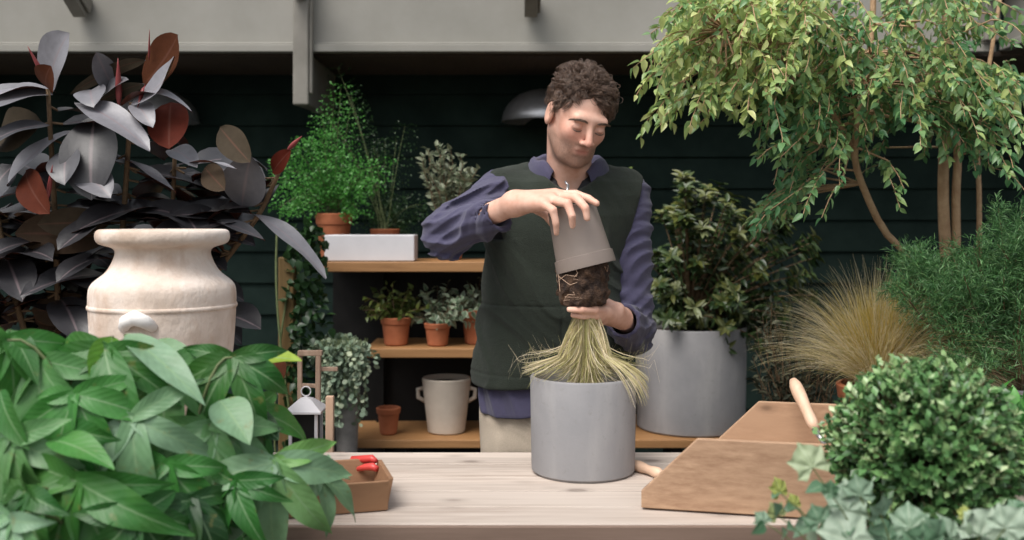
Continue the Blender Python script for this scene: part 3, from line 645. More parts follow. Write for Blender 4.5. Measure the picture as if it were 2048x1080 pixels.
# ------------------------------------------------------------------ weeping fig
d = 3.15; fb = np.array([sp(1885, d), d, 0]); fg = thing('weeping_fig', 'tall multi stemmed weeping fig whose small leaves fill the top right', 'tree', fb)
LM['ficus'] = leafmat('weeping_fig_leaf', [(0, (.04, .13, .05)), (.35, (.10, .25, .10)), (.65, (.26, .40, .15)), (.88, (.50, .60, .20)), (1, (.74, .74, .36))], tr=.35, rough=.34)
stm = MB()
base = P(1890, 560, d)
def stem(pts, r0, r1):
    pts = np.array(pts); k = 22; s_ = np.linspace(0, len(pts) - 1, k); out = []
    for q in s_:
        i = min(int(q), len(pts) - 2); f = q - i; out.append(pts[i] * (1 - f) + pts[i + 1] * f)
    out = np.array(out); out[1:-1] += rng.normal(size=(k - 2, 3)) * .003
    for _ in range(2): out[1:-1] = (out[:-2] + out[2:] + out[1:-1] * 2) / 4
    stm.tube(out, np.linspace(r0, r1, k), 8); return out
pb_ = fb + [0, 0, .35]
S1 = stem([pb_ + [.0, 0, 0], P(1892, 560, d), P(1885, 380, d), P(1888, 280, d), P(1896, 120, d - .05), P(1893, -80, d - .1)], .020, .012)
S2 = stem([pb_ + [.02, .03, 0], P(1912, 560, d), P(1913, 400, d), P(1915, 300, d), P(1900, 180, d), P(1815, 40, d), P(1800, -60, d - .1)], .015, .009)
S3 = stem([pb_ + [.05, 0, 0], P(1958, 560, d + .05), P(1957, 400, d), P(1954, 270, d), P(1975, 150, d), P(2010, -60, d)], .009, .006)
S4 = stem([pb_ + [-.03, -.02, 0], P(1885, 600, d - .1), P(1860, 535, d - .15), P(1770, 475, d - .2), P(1722, 360, d - .25), P(1702, 290, d - .3), P(1745, 100, d - .3), P(1748, -60, d - .3)], .013, .008)
S5 = stem([P(1702, 290, d - .3), P(1650, 200, d - .35), P(1560, 110, d - .4), P(1450, 60, d - .45)], .007, .004)
S6 = stem([P(1893, 200, d), P(1800, 120, d - .2), P(1690, 60, d - .3), P(1600, -40, d - .35)], .008, .004)
pot(fg, M['greypot'], (fb[0], fb[1], .0), .2, .17, .36, .01)
fo = MB()
blobs = [(1420, 50, 95, 50, 58), (1345, 115, 45, 50, 22), (1500, 60, 110, 70, 80), (1430, 160, 80, 40, 30), (1620, 50, 110, 60, 62), (1590, 160, 90, 45, 42), (1740, 100, 110, 70, 34), (1860, 40, 80, 60, 36), (1850, 165, 100, 50, 56),
         (1720, 215, 110, 30, 40), (1940, 190, 60, 50, 30), (1640, 280, 60, 50, 18), (1590, 340, 30, 50, 9), (1610, 400, 35, 32, 12), (1690, 290, 50, 40, 9), (1830, 250, 70, 25, 16), (1790, 320, 30, 40, 5), (1945, 270, 35, 40, 13), (1975, 340, 15, 40, 2), (2015, 170, 40, 35, 9), (1345, 200, 50, 20, 6), (1520, 225, 50, 25, 7), (1665, 370, 40, 40, 5), (1960, 40, 40, 50, 4)]
allst = np.concatenate([S1, S2, S3, S4, S5, S6])
for (bx, by, rx, ry, n) in blobs:
    if bx < 1600: bx += 45; rx *= .9
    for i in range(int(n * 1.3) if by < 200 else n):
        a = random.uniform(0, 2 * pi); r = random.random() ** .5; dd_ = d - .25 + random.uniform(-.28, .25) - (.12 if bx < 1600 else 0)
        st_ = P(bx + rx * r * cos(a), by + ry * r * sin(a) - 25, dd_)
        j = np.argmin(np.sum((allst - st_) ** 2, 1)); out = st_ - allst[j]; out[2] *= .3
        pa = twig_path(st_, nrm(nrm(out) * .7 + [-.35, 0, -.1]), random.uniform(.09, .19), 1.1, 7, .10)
        tone = random.uniform(-.12, .14) + (.42 if bx < 1560 and by < 210 else .2 if by < 210 else .05); k = random.randint(11, 19)  # sunlight painted into leaf colour: upper and left sprays lighter, yellower
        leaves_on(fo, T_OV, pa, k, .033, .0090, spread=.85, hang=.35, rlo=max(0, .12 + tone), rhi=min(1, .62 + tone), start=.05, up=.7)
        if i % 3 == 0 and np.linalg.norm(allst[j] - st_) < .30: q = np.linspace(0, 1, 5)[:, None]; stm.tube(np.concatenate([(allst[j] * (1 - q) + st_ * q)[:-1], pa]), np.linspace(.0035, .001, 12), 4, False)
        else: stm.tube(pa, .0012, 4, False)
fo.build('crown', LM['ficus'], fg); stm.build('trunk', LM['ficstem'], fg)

# ------------------------------------------------------------------ dark heathery plant behind the tray
d = 3.0; t_ = thing('dark_heather', 'dark wispy shrub in shadow left of the blond grass', 'shrub', (sp(1585, d), d, 0)); fo, stm = MB(), MB()
for i in range(70):
    b0 = np.array([sp(1600, d), d, .55]); e = P(random.uniform(1500, 1690), random.uniform(600, 790), d + random.uniform(-.15, .15)); q = np.linspace(0, 1, 8)[:, None]; pa = b0 * (1 - q) + e * q + rng.normal(size=(8, 3)) * .01
    leaves_on(fo, T_LA, pa[3:], 16, .026, .005, hang=0); stm.tube(pa, np.linspace(.003, .001, 8), 4, False)
stm.tube([(sp(1600, d), d, 0), (sp(1600, d), d, .56)], .012, 8)
LM['heath'] = leafmat('heather_leaf', [(0, (.02, .025, .012)), (.7, (.06, .065, .035)), (1, (.16, .16, .10))], tr=.1, rough=.7)
fo.build('foliage', LM['heath'], t_); stm.build('stem', LM['stem'], t_)

# ------------------------------------------------------------------ clipped box ball
d = 1.6; c = P(1848, 912, d); bb = thing('box_ball', 'clipped round box ball with dense tiny glossy leaves in lower right', 'topiary', (c[0], c[1], 0))
pot(bb, M['greypot'], (c[0], c[1], 0), .14, .11, .60, .01)
stm = MB(); stm.tube([(c[0], c[1], .5), (c[0] + .01, c[1], .75), (c[0], c[1], c[2])], [.014, .011, .009], 8)
fo = MB(); Rb = .144
for i in range(1000):
    dr = rand_dirs(1)[0]
    if dr[1] > .75: continue
    r = Rb * (1 + .025 * sin(dr[0] * 9 + 2) * cos(dr[2] * 8) + random.uniform(-.08, .03)); pa = twig_path(c + dr * r * .74, dr + [0, 0, .25], r * random.uniform(.24, .36), -.1, 5, .1)
    leaves_on(fo, T_SM, pa, 11, .0165, .0052, spread=.8, hang=-.15, rlo=0, rhi=random.uniform(.5, 1), face=dr * .7 + [0, 0, .4])
    stm.tube([c, pa[0], pa[-1]], [.002, .001, .0006], 3, False)
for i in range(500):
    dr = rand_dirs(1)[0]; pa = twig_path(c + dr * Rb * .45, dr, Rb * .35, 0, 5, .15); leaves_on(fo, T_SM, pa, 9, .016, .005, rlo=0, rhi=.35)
for i in range(150):   # stray new shoots
    dr = rand_dirs(1)[0]
    if dr[1] > .5: continue
    pa = twig_path(c + dr * Rb * .9, dr + [0, 0, .3], random.uniform(.022, .042), -.1, 5, .15); leaves_on(fo, T_SM, pa, 9, .015, .0046, spread=.8, hang=-.2, rlo=.5, rhi=1); stm.tube(pa, .0006, 3, False)
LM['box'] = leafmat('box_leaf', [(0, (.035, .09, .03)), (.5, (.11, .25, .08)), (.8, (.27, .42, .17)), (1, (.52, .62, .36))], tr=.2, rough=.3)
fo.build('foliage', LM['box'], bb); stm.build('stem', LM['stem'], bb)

# ------------------------------------------------------------------ grey-green ivy in the bottom right corner
LM['ivy'] = leafmat('grey_green_ivy_leaf', [(0, (.05, .13, .06)), (.5, (.14, .24, .15)), (.85, (.28, .36, .27)), (1, (.30, .34, .08))], tr=.2, rough=.5, vein=.4, veincol=(.36, .42, .30), under=(.22, .29, .2))
d = 1.38; c = P(1850, 1200, d); iv = thing('ivy_plant', 'pale grey green leaves reaching in along the bottom right corner', 'plant', (c[0], c[1], 0)); fo, stm = MB(), MB()
pot(iv, M['terra'], (c[0], c[1], 0), .12, .1, .75, .008)
ivp = [(1625, 935, .045, .9), (1695, 1000, .05, .75), (1560, 985, .026, 1), (1555, 1030, .024, .95), (1530, 1045, .022, .6), (1590, 1010, .02, 1), (1640, 1045, .03, .3), (1700, 1060, .055, .85), (1660, 985, .02, .1), (1760, 1005, .04, .55), (1775, 1060, .05, .2), (1720, 970, .04, .6), (1820, 1035, .05, .6), (1870, 1060, .05, .4), (1900, 1055, .045, .7), (1960, 1050, .06, .85), (2010, 1035, .05, .8), (2040, 1065, .05, .6), (1990, 1075, .05, .5), (1930, 1010, .02, 1), (1845, 1075, .05, .2), (2030, 1000, .03, .4)]
for (x, y, s_, rr) in ivp:
    y += 22 if x > 1680 else 0; s_ *= .85 if x > 1700 else 1
    dd_ = d + random.uniform(-.06, .06); p = P(x, y, dd_); b0 = np.array([c[0], c[1], .74]); q = np.linspace(0, 1, 9)[:, None]; mid = (b0 + p) / 2 + [0, 0, .08]
    pa = b0 * (1 - q) ** 2 + 2 * mid * q * (1 - q) + p * q * q; stm.tube(pa, np.linspace(.002, .001, 9), 5, False)
    palm_leaf(fo, p, nrm(p - b0 + rng.normal(size=3) * .08 + [0, -.02, 0]), (random.uniform(-.4, .3), -.75, .7), s_ * .9, rr, .22, 5, 260, .80, .16)
    leaves_on(fo, T_OV, pa[3:], 6, .03, .011, rlo=0, rhi=.5)
fo.build('foliage', LM['ivy'], iv); stm.build('stem', LM['gstem'], iv)
# bright green plant peeking at the right edge
d = 2.0; t_ = thing('green_plant', 'mid green leaves peeking from right edge behind the box ball', 'plant', (sp(2080, d), d, 0)); fo, stm = MB(), MB()
b0 = np.array([sp(2090, d), d, .915])
pot(t_, M['greypot'], (b0[0], d, .902), .06, .05, .09, .006)
for i in range(26):
    pa = twig_path(b0 + [0, 0, .08], (random.uniform(-1.3, .3), random.uniform(-.6, .4), random.uniform(.2, 1)), random.uniform(.08, .17), .7); leaves_on(fo, T_OV, pa, 8, .04, .012); stm.tube(pa, .0012, 4, False)
fo.build('foliage', LM['fern'], t_); stm.build('stem', LM['gstem'], t_)

# ------------------------------------------------------------------ burgundy rubber plant
LM['rubber'] = leafmat('burgundy_rubber_leaf', [(0, (.022, .021, .024)), (.3, (.04, .04, .045)), (.6, (.10, .10, .11)), (1, (.21, .205, .225))], under=(.10, .030, .016), rough=.42, tr=.0, vein=.6, veincol=(.20, .15, .16), spec=.6)  # pale grey end of the ramp paints sky reflection into the leaf colour
LM['rust'] = leafmat('rust_under_leaf', [(0, (.050, .042, .028)), (.5, (.085, .028, .012)), (1, (.09, .015, .008))], under=(.10, .095, .105), spec=.12, rough=.7, tr=.12, vein=.4, veincol=(.16, .07, .05))
LM['bud'] = leafmat('red_leaf_sheath', [(0, (.25, .05, .05)), (1, (.42, .10, .10))], rough=.4, tr=.2)
d = 2.62; rb = np.array([sp(170, d), d, 0]); rp = thing('rubber_plant', 'burgundy rubber plant with large dark glossy leaves and rusty undersides', 'potted plant', rb)
pot(rp, M['greypot'], rb, .2, .16, .5, .01)
up_, ru, bu, stm = MB(), MB(), MB(), MB()
def hero(mb, b, t__, wpx, nr, bend=.08, fold=.2, rnd=.7, d0=2.45, d1=2.35):
    big_leaf(mb, P(*b, d0), P(*t__, d1), wpx * 1.32 / F * (d0 + d1) / 2, nr, bend, fold, rnd, .015)
UPC = (0, -.75, .65)
H = [((96, 178), (138, 66), 92, (-.3, -1, .3), .05, .9), ((230, 185), (192, 104), 42, (.1, -.9, .5), .0, .7), ((262, 208), (350, 113), 62, (-.1, -.8, .7), -.10, 1),
     ((105, 188), (-60, 232), 88, (-.1, -.6, .8), .10, .8), ((112, 184), (-20, 196), 60, (0, -.3, 1), .1, 1), ((150, 205), (300, 302), 60, (.2, -.6, .8), .08, .9),
     ((200, 212), (258, 160), 40, (-.2, -.7, .6), .1, .7), ((182, 180), (188, 214), 55, UPC, .1, .8), ((240, 212), (385, 226), 30, (0, -.2, 1), .18, .9),
     ((190, 230), (183, 400), 100, (0, -.95, .3), .06, .05), ((152, 262), (14, 372), 52, (-.3, -.6, .8), .1, .9), ((100, 250), (-40, 300), 50, (0, -.5, .8), .1, .3),
     ((165, 350), (222, 395), 60, (0, -.7, .7), .1, .8), ((232, 312), (352, 386), 22, (.3, -.3, .9), .05, .8), ((340, 300), (395, 335), 42, (.2, -.8, .6), .1, .8),
     ((484, 412), (502, 310), 80, (.1, -1, .15), .05, .65), ((355, 330), (475, 338), 12, (0, 0, 1), .06, .9), ((500, 425), (652, 558), 42, (.3, -.4, .9), .08, .75),
     ((400, 440), (530, 482), 34, (.1, -.3, .9), .06, .5), ((270, 205), (305, 255), 40, (.1, -.8, .6), .1, .9), ((30, 330), (-30, 420), 70, (-.1, -.8, .5), .1, .3),
     ((140, 300), (130, 370), 60, (-.1, -.8, .5), .1, .5)]
for (b, t__, wd, nr, bd, rr) in H:
    dz = random.uniform(-.06, .06); hero(up_, b, t__, wd, nr, bd, .22, rr, 2.45 + dz, 2.36 + dz)
for (b, t__, wd, nr, bd, rr) in [((96, 176), (102, 132), 52, (.2, -1, .2), .1, .55), ((288, 168), (356, 70), 74, (-.2, -1, .2), -.05, .5), ((140, 188), (292, 120), 24, (-.1, -.7, -.6), -.14, .05),
                          ((342, 204), (338, 298), 74, (0, -1, .1), .03, .95), ((52, 342), (98, 428), 58, (-.2, -1, .1), .1, .8), ((190, 208), (290, 168), 24, (-.1, -.7, -.6), -.1, .0),
                          ((440, 255), (500, 325), 52, (0, -1, .1), .05, .05), ((410, 335), (450, 380), 45, (.1, -1, 0), .05, .1), ((545, 345), (582, 300), 32, (0, -1, .1), .05, 1), ((550, 700), (555, 780), 40, (0, -1, .1), .05, .6)]:
    hero(ru, b, t__, wd, nr, bd, .15, rr, 2.44, 2.36)
for (b, t__, wd) in [((92, 160), (55, 92), 9), ((238, 212), (236, 116), 13), ((298, 120), (299, 58), 4), ((575, 300), (604, 272), 10), ((95, 400), (105, 330), 10), ((290, 170), (275, 215), 9)]:
    bu = MB(); q = np.linspace(0, 1, 8)[:, None]; a_, b2 = P(*b, 2.42), P(*t__, 2.38); bu.tube(a_ * (1 - q) + b2 * q, np.array([.3, .8, 1, 1, .85, .6, .35, .08]) * wd / 2 / F * 2.4, 8); bu.build('bud', LM['bud'], rp)
stems = [[rb + [0, 0, .45], P(120, 700, 2.6), P(110, 430, 2.5), P(96, 178, 2.44)], [rb + [.03, 0, .45], P(230, 650, 2.6), P(250, 400, 2.52), P(262, 205, 2.44)],
         [rb + [.06, .03, .45], P(330, 700, 2.65), P(420, 560, 2.6), P(520, 430, 2.5), P(560, 340, 2.44)], [rb + [-.05, 0, .45], P(60, 700, 2.6), P(20, 560, 2.55), P(-10, 400, 2.5)], [rb + [.06, -.02, .45], P(300, 700, 2.7), P(340, 560, 2.65), P(350, 300, 2.5)]]
for s_ in stems:
    s_ = np.array(s_); k = 24; q = np.linspace(0, len(s_) - 1, k); o_ = np.array([s_[min(int(x), len(s_) - 2)] * (1 - (x - min(int(x), len(s_) - 2))) + s_[min(int(x), len(s_) - 2) + 1] * (x - min(int(x), len(s_) - 2)) for x in q])
    for _ in range(3): o_[1:-1] = (o_[:-2] + o_[2:] + o_[1:-1] * 2) / 4
    stm.tube(o_, np.linspace(.011, .005, k), 8)
    for j in range(5, k - 1):
        for rep in range(4):
            a = random.uniform(0, 2 * pi); L = random.uniform(.15, .23); dr = nrm([cos(a), sin(a) * .8, random.uniform(-.55, .25)])
            b0 = o_[j] + dr * .03; tt = b0 + dr * L
            pxx = 1024 + tt[0] / tt[1] * F; pyy = HY - (tt[2] - CZ) / tt[1] * F
            if pyy < 235 or pxx > 560 or tt[1] < (2.50 if pyy < 430 else 2.36): continue
            n_ = nrm([dr[0] * .3, -.35 + dr[1] * .3, .85]); isr = random.random() < .05
            big_leaf(ru if isr else up_, b0, tt, L * random.uniform(.52, .64), n_ if not isr else (0, -1, .2), random.uniform(.03, .14), .25, random.uniform(0, .22) if not isr else random.random() * .4, .02, 4, 9)
            stm.tube([o_[j], b0], .003, 5, False)
up_.build('foliage', LM['rubber'], rp); ru.build('rusty_leaves', LM['rust'], rp); stm.build('stem', LM['stem'], rp)

# climbing foliage on the ochre post
t_ = thing('climbing_plant', 'leafy green climber growing up round the ochre post', 'climbing plant', (sp(590, 3.5), 3.46, 0)); fo, stm = MB(), MB()
for s_ in range(3):
    pa = np.array([[sp(580 + 22 * sin(q * 5 + s_ * 2), 3.5), 3.46 + .03 * cos(q * 5 + s_), q * 1.42] for q in np.linspace(0, 1, 40)]); stm.tube(pa, .004, 5, False)
    for j in range(18, 40):
        for r_ in range(2 if j < 36 else 3):
            tw = twig_path(pa[j] + [.03, 0, 0], (random.uniform(-.1, 1.2), random.uniform(-.2, .4), random.uniform(-.3, .4)), random.uniform(.04, .1), .8, 4); leaves_on(fo, T_OV, tw, 4, .036, .014, rlo=0, rhi=.6)
fo.build('foliage', LM['darkfern'], t_); stm.build('stem', LM['gstem'], t_)

# ------------------------------------------------------------------ foreground fatsia
LM['fatsia'] = leafmat('glossy_palmate_leaf', spots=(.22, .19, .06), stops=[(0, (.008, .040, .009)), (.3, (.022, .12, .02)), (.6, (.06, .24, .045)), (.78, (.13, .30, .11)), (.9, (.22, .36, .23)), (.93, (.13, .33, .03)), (1, (.30, .42, .04))], rough=.46, tr=.32, vein=.6, veincol=(.27, .42, .22), under=(.10, .22, .07), spec=.5, side=.22)  # stops paint in dark depth, pale sky sheen and light shining through leaves
d = 1.6; c = np.array([sp(300, d), d, 0.]); fa = thing('leafy_plant', 'big green leafy plant with pointed lobed leaves filling lower left', 'potted plant', c)
pot(fa, M['terra'], c, .16, .13, .62, .01)
fo, stm = MB(), MB(); b0 = c + [0, 0, .62]
FL = [  # lobed leaves: centre px, depth, tip direction (x,z), normal, size(m), tone
    ((545, 925), 1.60, (.10, -1), (.05, -.8, .6), .140, .9), ((265, 835), 1.55, (.25, -1), (0, -.75, .65), .135, .86), ((465, 715), 1.66, (.0, -1), (.15, -.85, .45), .115, .3),
    ((15, 680), 1.56, (-.3, -1), (.4, -.7, .5), .13, .55), ((150, 960), 1.46, (-.2, -1), (0, -.55, .85), .16, .45), ((50, 985), 1.42, (-.5, -1), (-.3, -.6, .8), .13, .2), ((380, 1000), 1.52, (.3, -1), (.3, -.6, .8), .12, .1),
    ((130, 855), 1.54, (-.5, -1), (-.4, -.7, .6), .12, .35), ((20, 880), 1.48, (.2, -1), (-.2, -.6, .7), .12, .8), ((270, 1030), 1.44, (.3, -1), (.3, -.6, .7), .11, .25), ((640, 950), 1.66, (.8, -.9), (.3, -.6, .7), .07, .88),
    ((330, 745), 1.64, (.6, -1), (.2, -.75, .65), .15, .72), ((210, 700), 1.60, (-.1, -1), (-.1, -.8, .55), .14, .4), ((80, 720), 1.58, (-.3, -1), (-.2, -.8, .5), .14, .74), ((500, 820), 1.68, (.3, -1), (.3, -.6, .7), .11, .5), ((420, 850), 1.60, (.3, -1), (.1, -.75, .6), .13, .82), ((150, 790), 1.54, (.1, -1), (-.1, -.7, .6), .12, .6), ((330, 930), 1.54, (-.1, -1), (-.1, -.7, .6), .13, .5),
    ((465, 960), 1.57, (-.2, -1), (-.3, -.8, .5), .10, .35), ((20, 1040), 1.36, (-.3, -1), (0, -.6, .8), .10, .85)]
for ((x, y), dd_, (tx, tz), nr, s_, rr) in FL:
    p = P(x, y, dd_); hand_leaf(fo, p, (tx, -.2, tz), np.array(nr) + rng.normal(size=3) * .12, s_ * 1.2, rr, random.choice((5, 6, 7)), random.uniform(185, 250), .42, .42)
    q = np.linspace(0, 1, 12)[:, None]; mid = np.array([p[0] * .5 + b0[0] * .5, p[1] * .4 + b0[1] * .6, p[2] + .03]); stm.tube(b0 * (1 - q) ** 2 + 2 * mid * q * (1 - q) + p * q * q, np.linspace(.004, .0025, 12), 6, False)
SL = [  # single pointed blades: base px, tip px, width px, depths, normal, tone, bend
    ((330, 670), (255, 830), 62, 1.68, 1.60, (-.6, -.7, .3), .25, .06), ((225, 672), (195, 800), 84, 1.62, 1.58, (.6, -.7, .3), .93, .08), ((125, 668), (100, 800), 80, 1.60, 1.55, (-.5, -.8, .3), .95, .08), ((200, 690), (150, 830), 60, 1.57, 1.53, (-.2, -.6, .7), .45, .08),
    ((250, 668), (412, 815), 66, 1.64, 1.54, (.3, -.6, .8), .9, .05), ((300, 690), (420, 750), 52, 1.72, 1.66, (.2, -.7, .6), .86, .08), ((420, 700), (530, 800), 90, 1.64, 1.60, (.4, -.9, .2), .5, .04), ((345, 672), (408, 735), 66, 1.72, 1.70, (.2, -.9, .2), 1, .06),
    ((60, 655), (150, 700), 34, 1.60, 1.55, (.1, -.3, .9), .85, .1), ((20, 660), (75, 770), 50, 1.58, 1.55, (.6, -.7, .4), .35, .08), ((70, 760), (220, 850), 70, 1.52, 1.47, (-.1, -.6, .8), .82, .06), ((150, 800), (40, 900), 60, 1.53, 1.48, (-.3, -.5, .8), .2, .1),
    ((330, 830), (170, 905), 62, 1.58, 1.50, (-.2, -.5, .9), .4, .08), ((440, 800), (500, 890), 78, 1.62, 1.56, (.2, -.7, .6), .87, .06), ((540, 805), (650, 910), 50, 1.66, 1.60, (.5, -.5, .8), .3, .05), ((540, 850), (630, 900), 40, 1.70, 1.66, (.1, -.5, .9), .85, .06),
    ((350, 800), (390, 920), 58, 1.60, 1.56, (.5, -.8, .3), .5, .05), ((100, 880), (230, 940), 66, 1.48, 1.42, (.1, -.5, .9), .6, .08), ((230, 940), (130, 1060), 80, 1.46, 1.40, (-.2, -.6, .8), .5, .08), ((330, 900), (300, 1040), 60, 1.52, 1.47, (-.4, -.8, .4), .96, .06),
    ((300, 960), (420, 1060), 70, 1.48, 1.42, (.3, -.6, .7), .3, .08), ((0, 780), (60, 900), 60, 1.50, 1.46, (-.5, -.8, .3), .4, .08), ((10, 900), (-20, 1020), 60, 1.46, 1.42, (0, -.8, .6), .88, .06), ((420, 880), (350, 990), 56, 1.58, 1.52, (-.4, -.7, .5), .15, .06),
    ((600, 860), (640, 880), 40, 1.72, 1.70, (.1, -.8, .5), 1, .06), ((500, 716), (604, 722), 50, 1.75, 1.70, (.1, -.6, .8), 1, .04), ((400, 930), (470, 1040), 50, 1.54, 1.50, (.1, -.8, .5), .2, .06), ((90, 1000), (150, 1090), 70, 1.38, 1.34, (.3, -.6, .8), .6, .08)]
for (b, t__, wd, d0, d1, nr, rr, bd) in SL[1::4] + [SL[4], SL[-3]]:
    p = P(*b, d0); big_leaf(fo, p, P(*t__, d1), wd * 1.15 / F * d0, nr, bd, .22, rr, .014, prof=lambda v: sin(pi * v ** .72) ** .8 * (1 - .1 * v)); q = np.linspace(0, 1, 9)[:, None]; mid = (b0 + p) / 2 + [0, 0, .08]
    stm.tube(b0 * (1 - q) ** 2 + 2 * mid * q * (1 - q) + p * q * q, np.linspace(.0042, .0022, 9), 6, False)
for i in range(7):   # inner leaves deeper in the plant
    x, y = random.uniform(-20, 560), random.uniform(730, 1080); dd_ = random.uniform(1.66, 1.80)
    if y < 720 + (x / 560) * 110: continue
    p = P(x, y, dd_); e = p + np.array([random.uniform(-.08, .1), -.03, -random.uniform(.03, .1)]); big_leaf(fo, p, e, random.uniform(.05, .075), (random.uniform(-.8, .8), -.6, .6), .08, .2, random.uniform(0, .5), .014)
    q = np.linspace(0, 1, 8)[:, None]; stm.tube(b0 * (1 - q) + p * q, .003, 5, False)
fo.build('foliage', LM['fatsia'], fa); stm.build('stem', LM['gstem'], fa)

#PERSON
# ------------------------------------------------------------------ the man: signed distance bodies meshed with surface nets
f32 = np.float32
def surface_nets(fn, lo, hi, h):
    lo, hi = np.array(lo, float), np.array(hi, float); n = np.ceil((hi - lo) / h).astype(int) + 1
    ax = [lo[i] + np.arange(n[i]) * h for i in range(3)]
    X, Y, Z = np.meshgrid(*[a.astype(f32) for a in ax], indexing='ij')
    D = fn(X, Y, Z).astype(f32); S = D < 0
    nx, ny, nz = [q - 1 for q in n]
    cnt = np.zeros((nx, ny, nz), np.int8); acc = np.zeros((nx, ny, nz, 3), f32)
    C = [(0, 0, 0), (1, 0, 0), (0, 1, 0), (1, 1, 0), (0, 0, 1), (1, 0, 1), (0, 1, 1), (1, 1, 1)]
    for a in range(8):
        for b in range(a + 1, 8):
            if sum(C[a][i] != C[b][i] for i in range(3)) != 1: continue
            ca, cb = C[a], C[b]
            sa = D[ca[0]:ca[0] + nx, ca[1]:ca[1] + ny, ca[2]:ca[2] + nz]; sb = D[cb[0]:cb[0] + nx, cb[1]:cb[1] + ny, cb[2]:cb[2] + nz]
            m = (sa < 0) != (sb < 0); t_ = np.where(m, sa / np.where(m, sa - sb, 1), 0)
            cnt += m
            for i in range(3): acc[..., i] += np.where(m, ca[i] + (cb[i] - ca[i]) * t_, 0)
    act = cnt > 0; idx = -np.ones((nx, ny, nz), int); idx[act] = np.arange(act.sum())
    ijk = np.argwhere(act); V = lo + (ijk + acc[act] / cnt[act][:, None]) * h; faces = []
    for axn in range(3):
        u, v = (axn + 1) % 3, (axn + 2) % 3
        s0 = [slice(None)] * 3; s1 = [slice(None)] * 3; s0[axn] = slice(0, -1); s1[axn] = slice(1, None)
        ch = S[tuple(s0)] != S[tuple(s1)]; e = np.argwhere(ch)
        e = e[(e[:, u] > 0) & (e[:, v] > 0) & (e[:, u] < n[u] - 1) & (e[:, v] < n[v] - 1)]
        du = np.zeros(3, int); dv = np.zeros(3, int); du[u] = 1; dv[v] = 1
        q = np.stack([idx[tuple((e - du - dv).T)], idx[tuple((e - dv).T)], idx[tuple(e.T)], idx[tuple((e - du).T)]], 1)
        ins = S[tuple(e.T)]; q[~ins] = q[~ins][:, ::-1]; faces.append(q)
    return V, np.concatenate(faces)
def smin(a, b, k): h = np.clip(.5 + .5 * (b - a) / k, 0, 1); return b * (1 - h) + a * h - k * h * (1 - h)
def smax(a, b, k): return -smin(-a, -b, k)
def cap(X, Y, Z, a, b, ra, rb_):
    a, b = np.array(a, float), np.array(b, float); ba = b - a; L2 = float(ba @ ba) + 1e-12
    t_ = np.clip(((X - a[0]) * ba[0] + (Y - a[1]) * ba[1] + (Z - a[2]) * ba[2]) / L2, 0, 1).astype(f32)
    return np.sqrt((X - a[0] - ba[0] * t_) ** 2 + (Y - a[1] - ba[1] * t_) ** 2 + (Z - a[2] - ba[2] * t_) ** 2) - (ra + (rb_ - ra) * t_)
def ell(X, Y, Z, c, r):
    x, y, z = (X - c[0]) / r[0], (Y - c[1]) / r[1], (Z - c[2]) / r[2]; k0 = np.sqrt(x * x + y * y + z * z); k1 = np.sqrt((x / r[0]) ** 2 + (y / r[1]) ** 2 + (z / r[2]) ** 2)
    return k0 * (k0 - 1) / (k1 + 1e-6)
def mesh_sdf(mb, fn, lo, hi, h, lf=None):
    V, Fc = surface_nets(fn, lo, hi, h); mb.add(V, Fc.tolist(), lf(V) if lf else None)

HC = P(1157, 234, 2.49)
HM = np.array(Matrix.Rotation(R(20), 3, 'Z') @ Matrix.Rotation(R(7), 3, 'Y') @ Matrix.Rotation(R(29), 3, 'X')); HS = .945   # head turned to image right, bowed
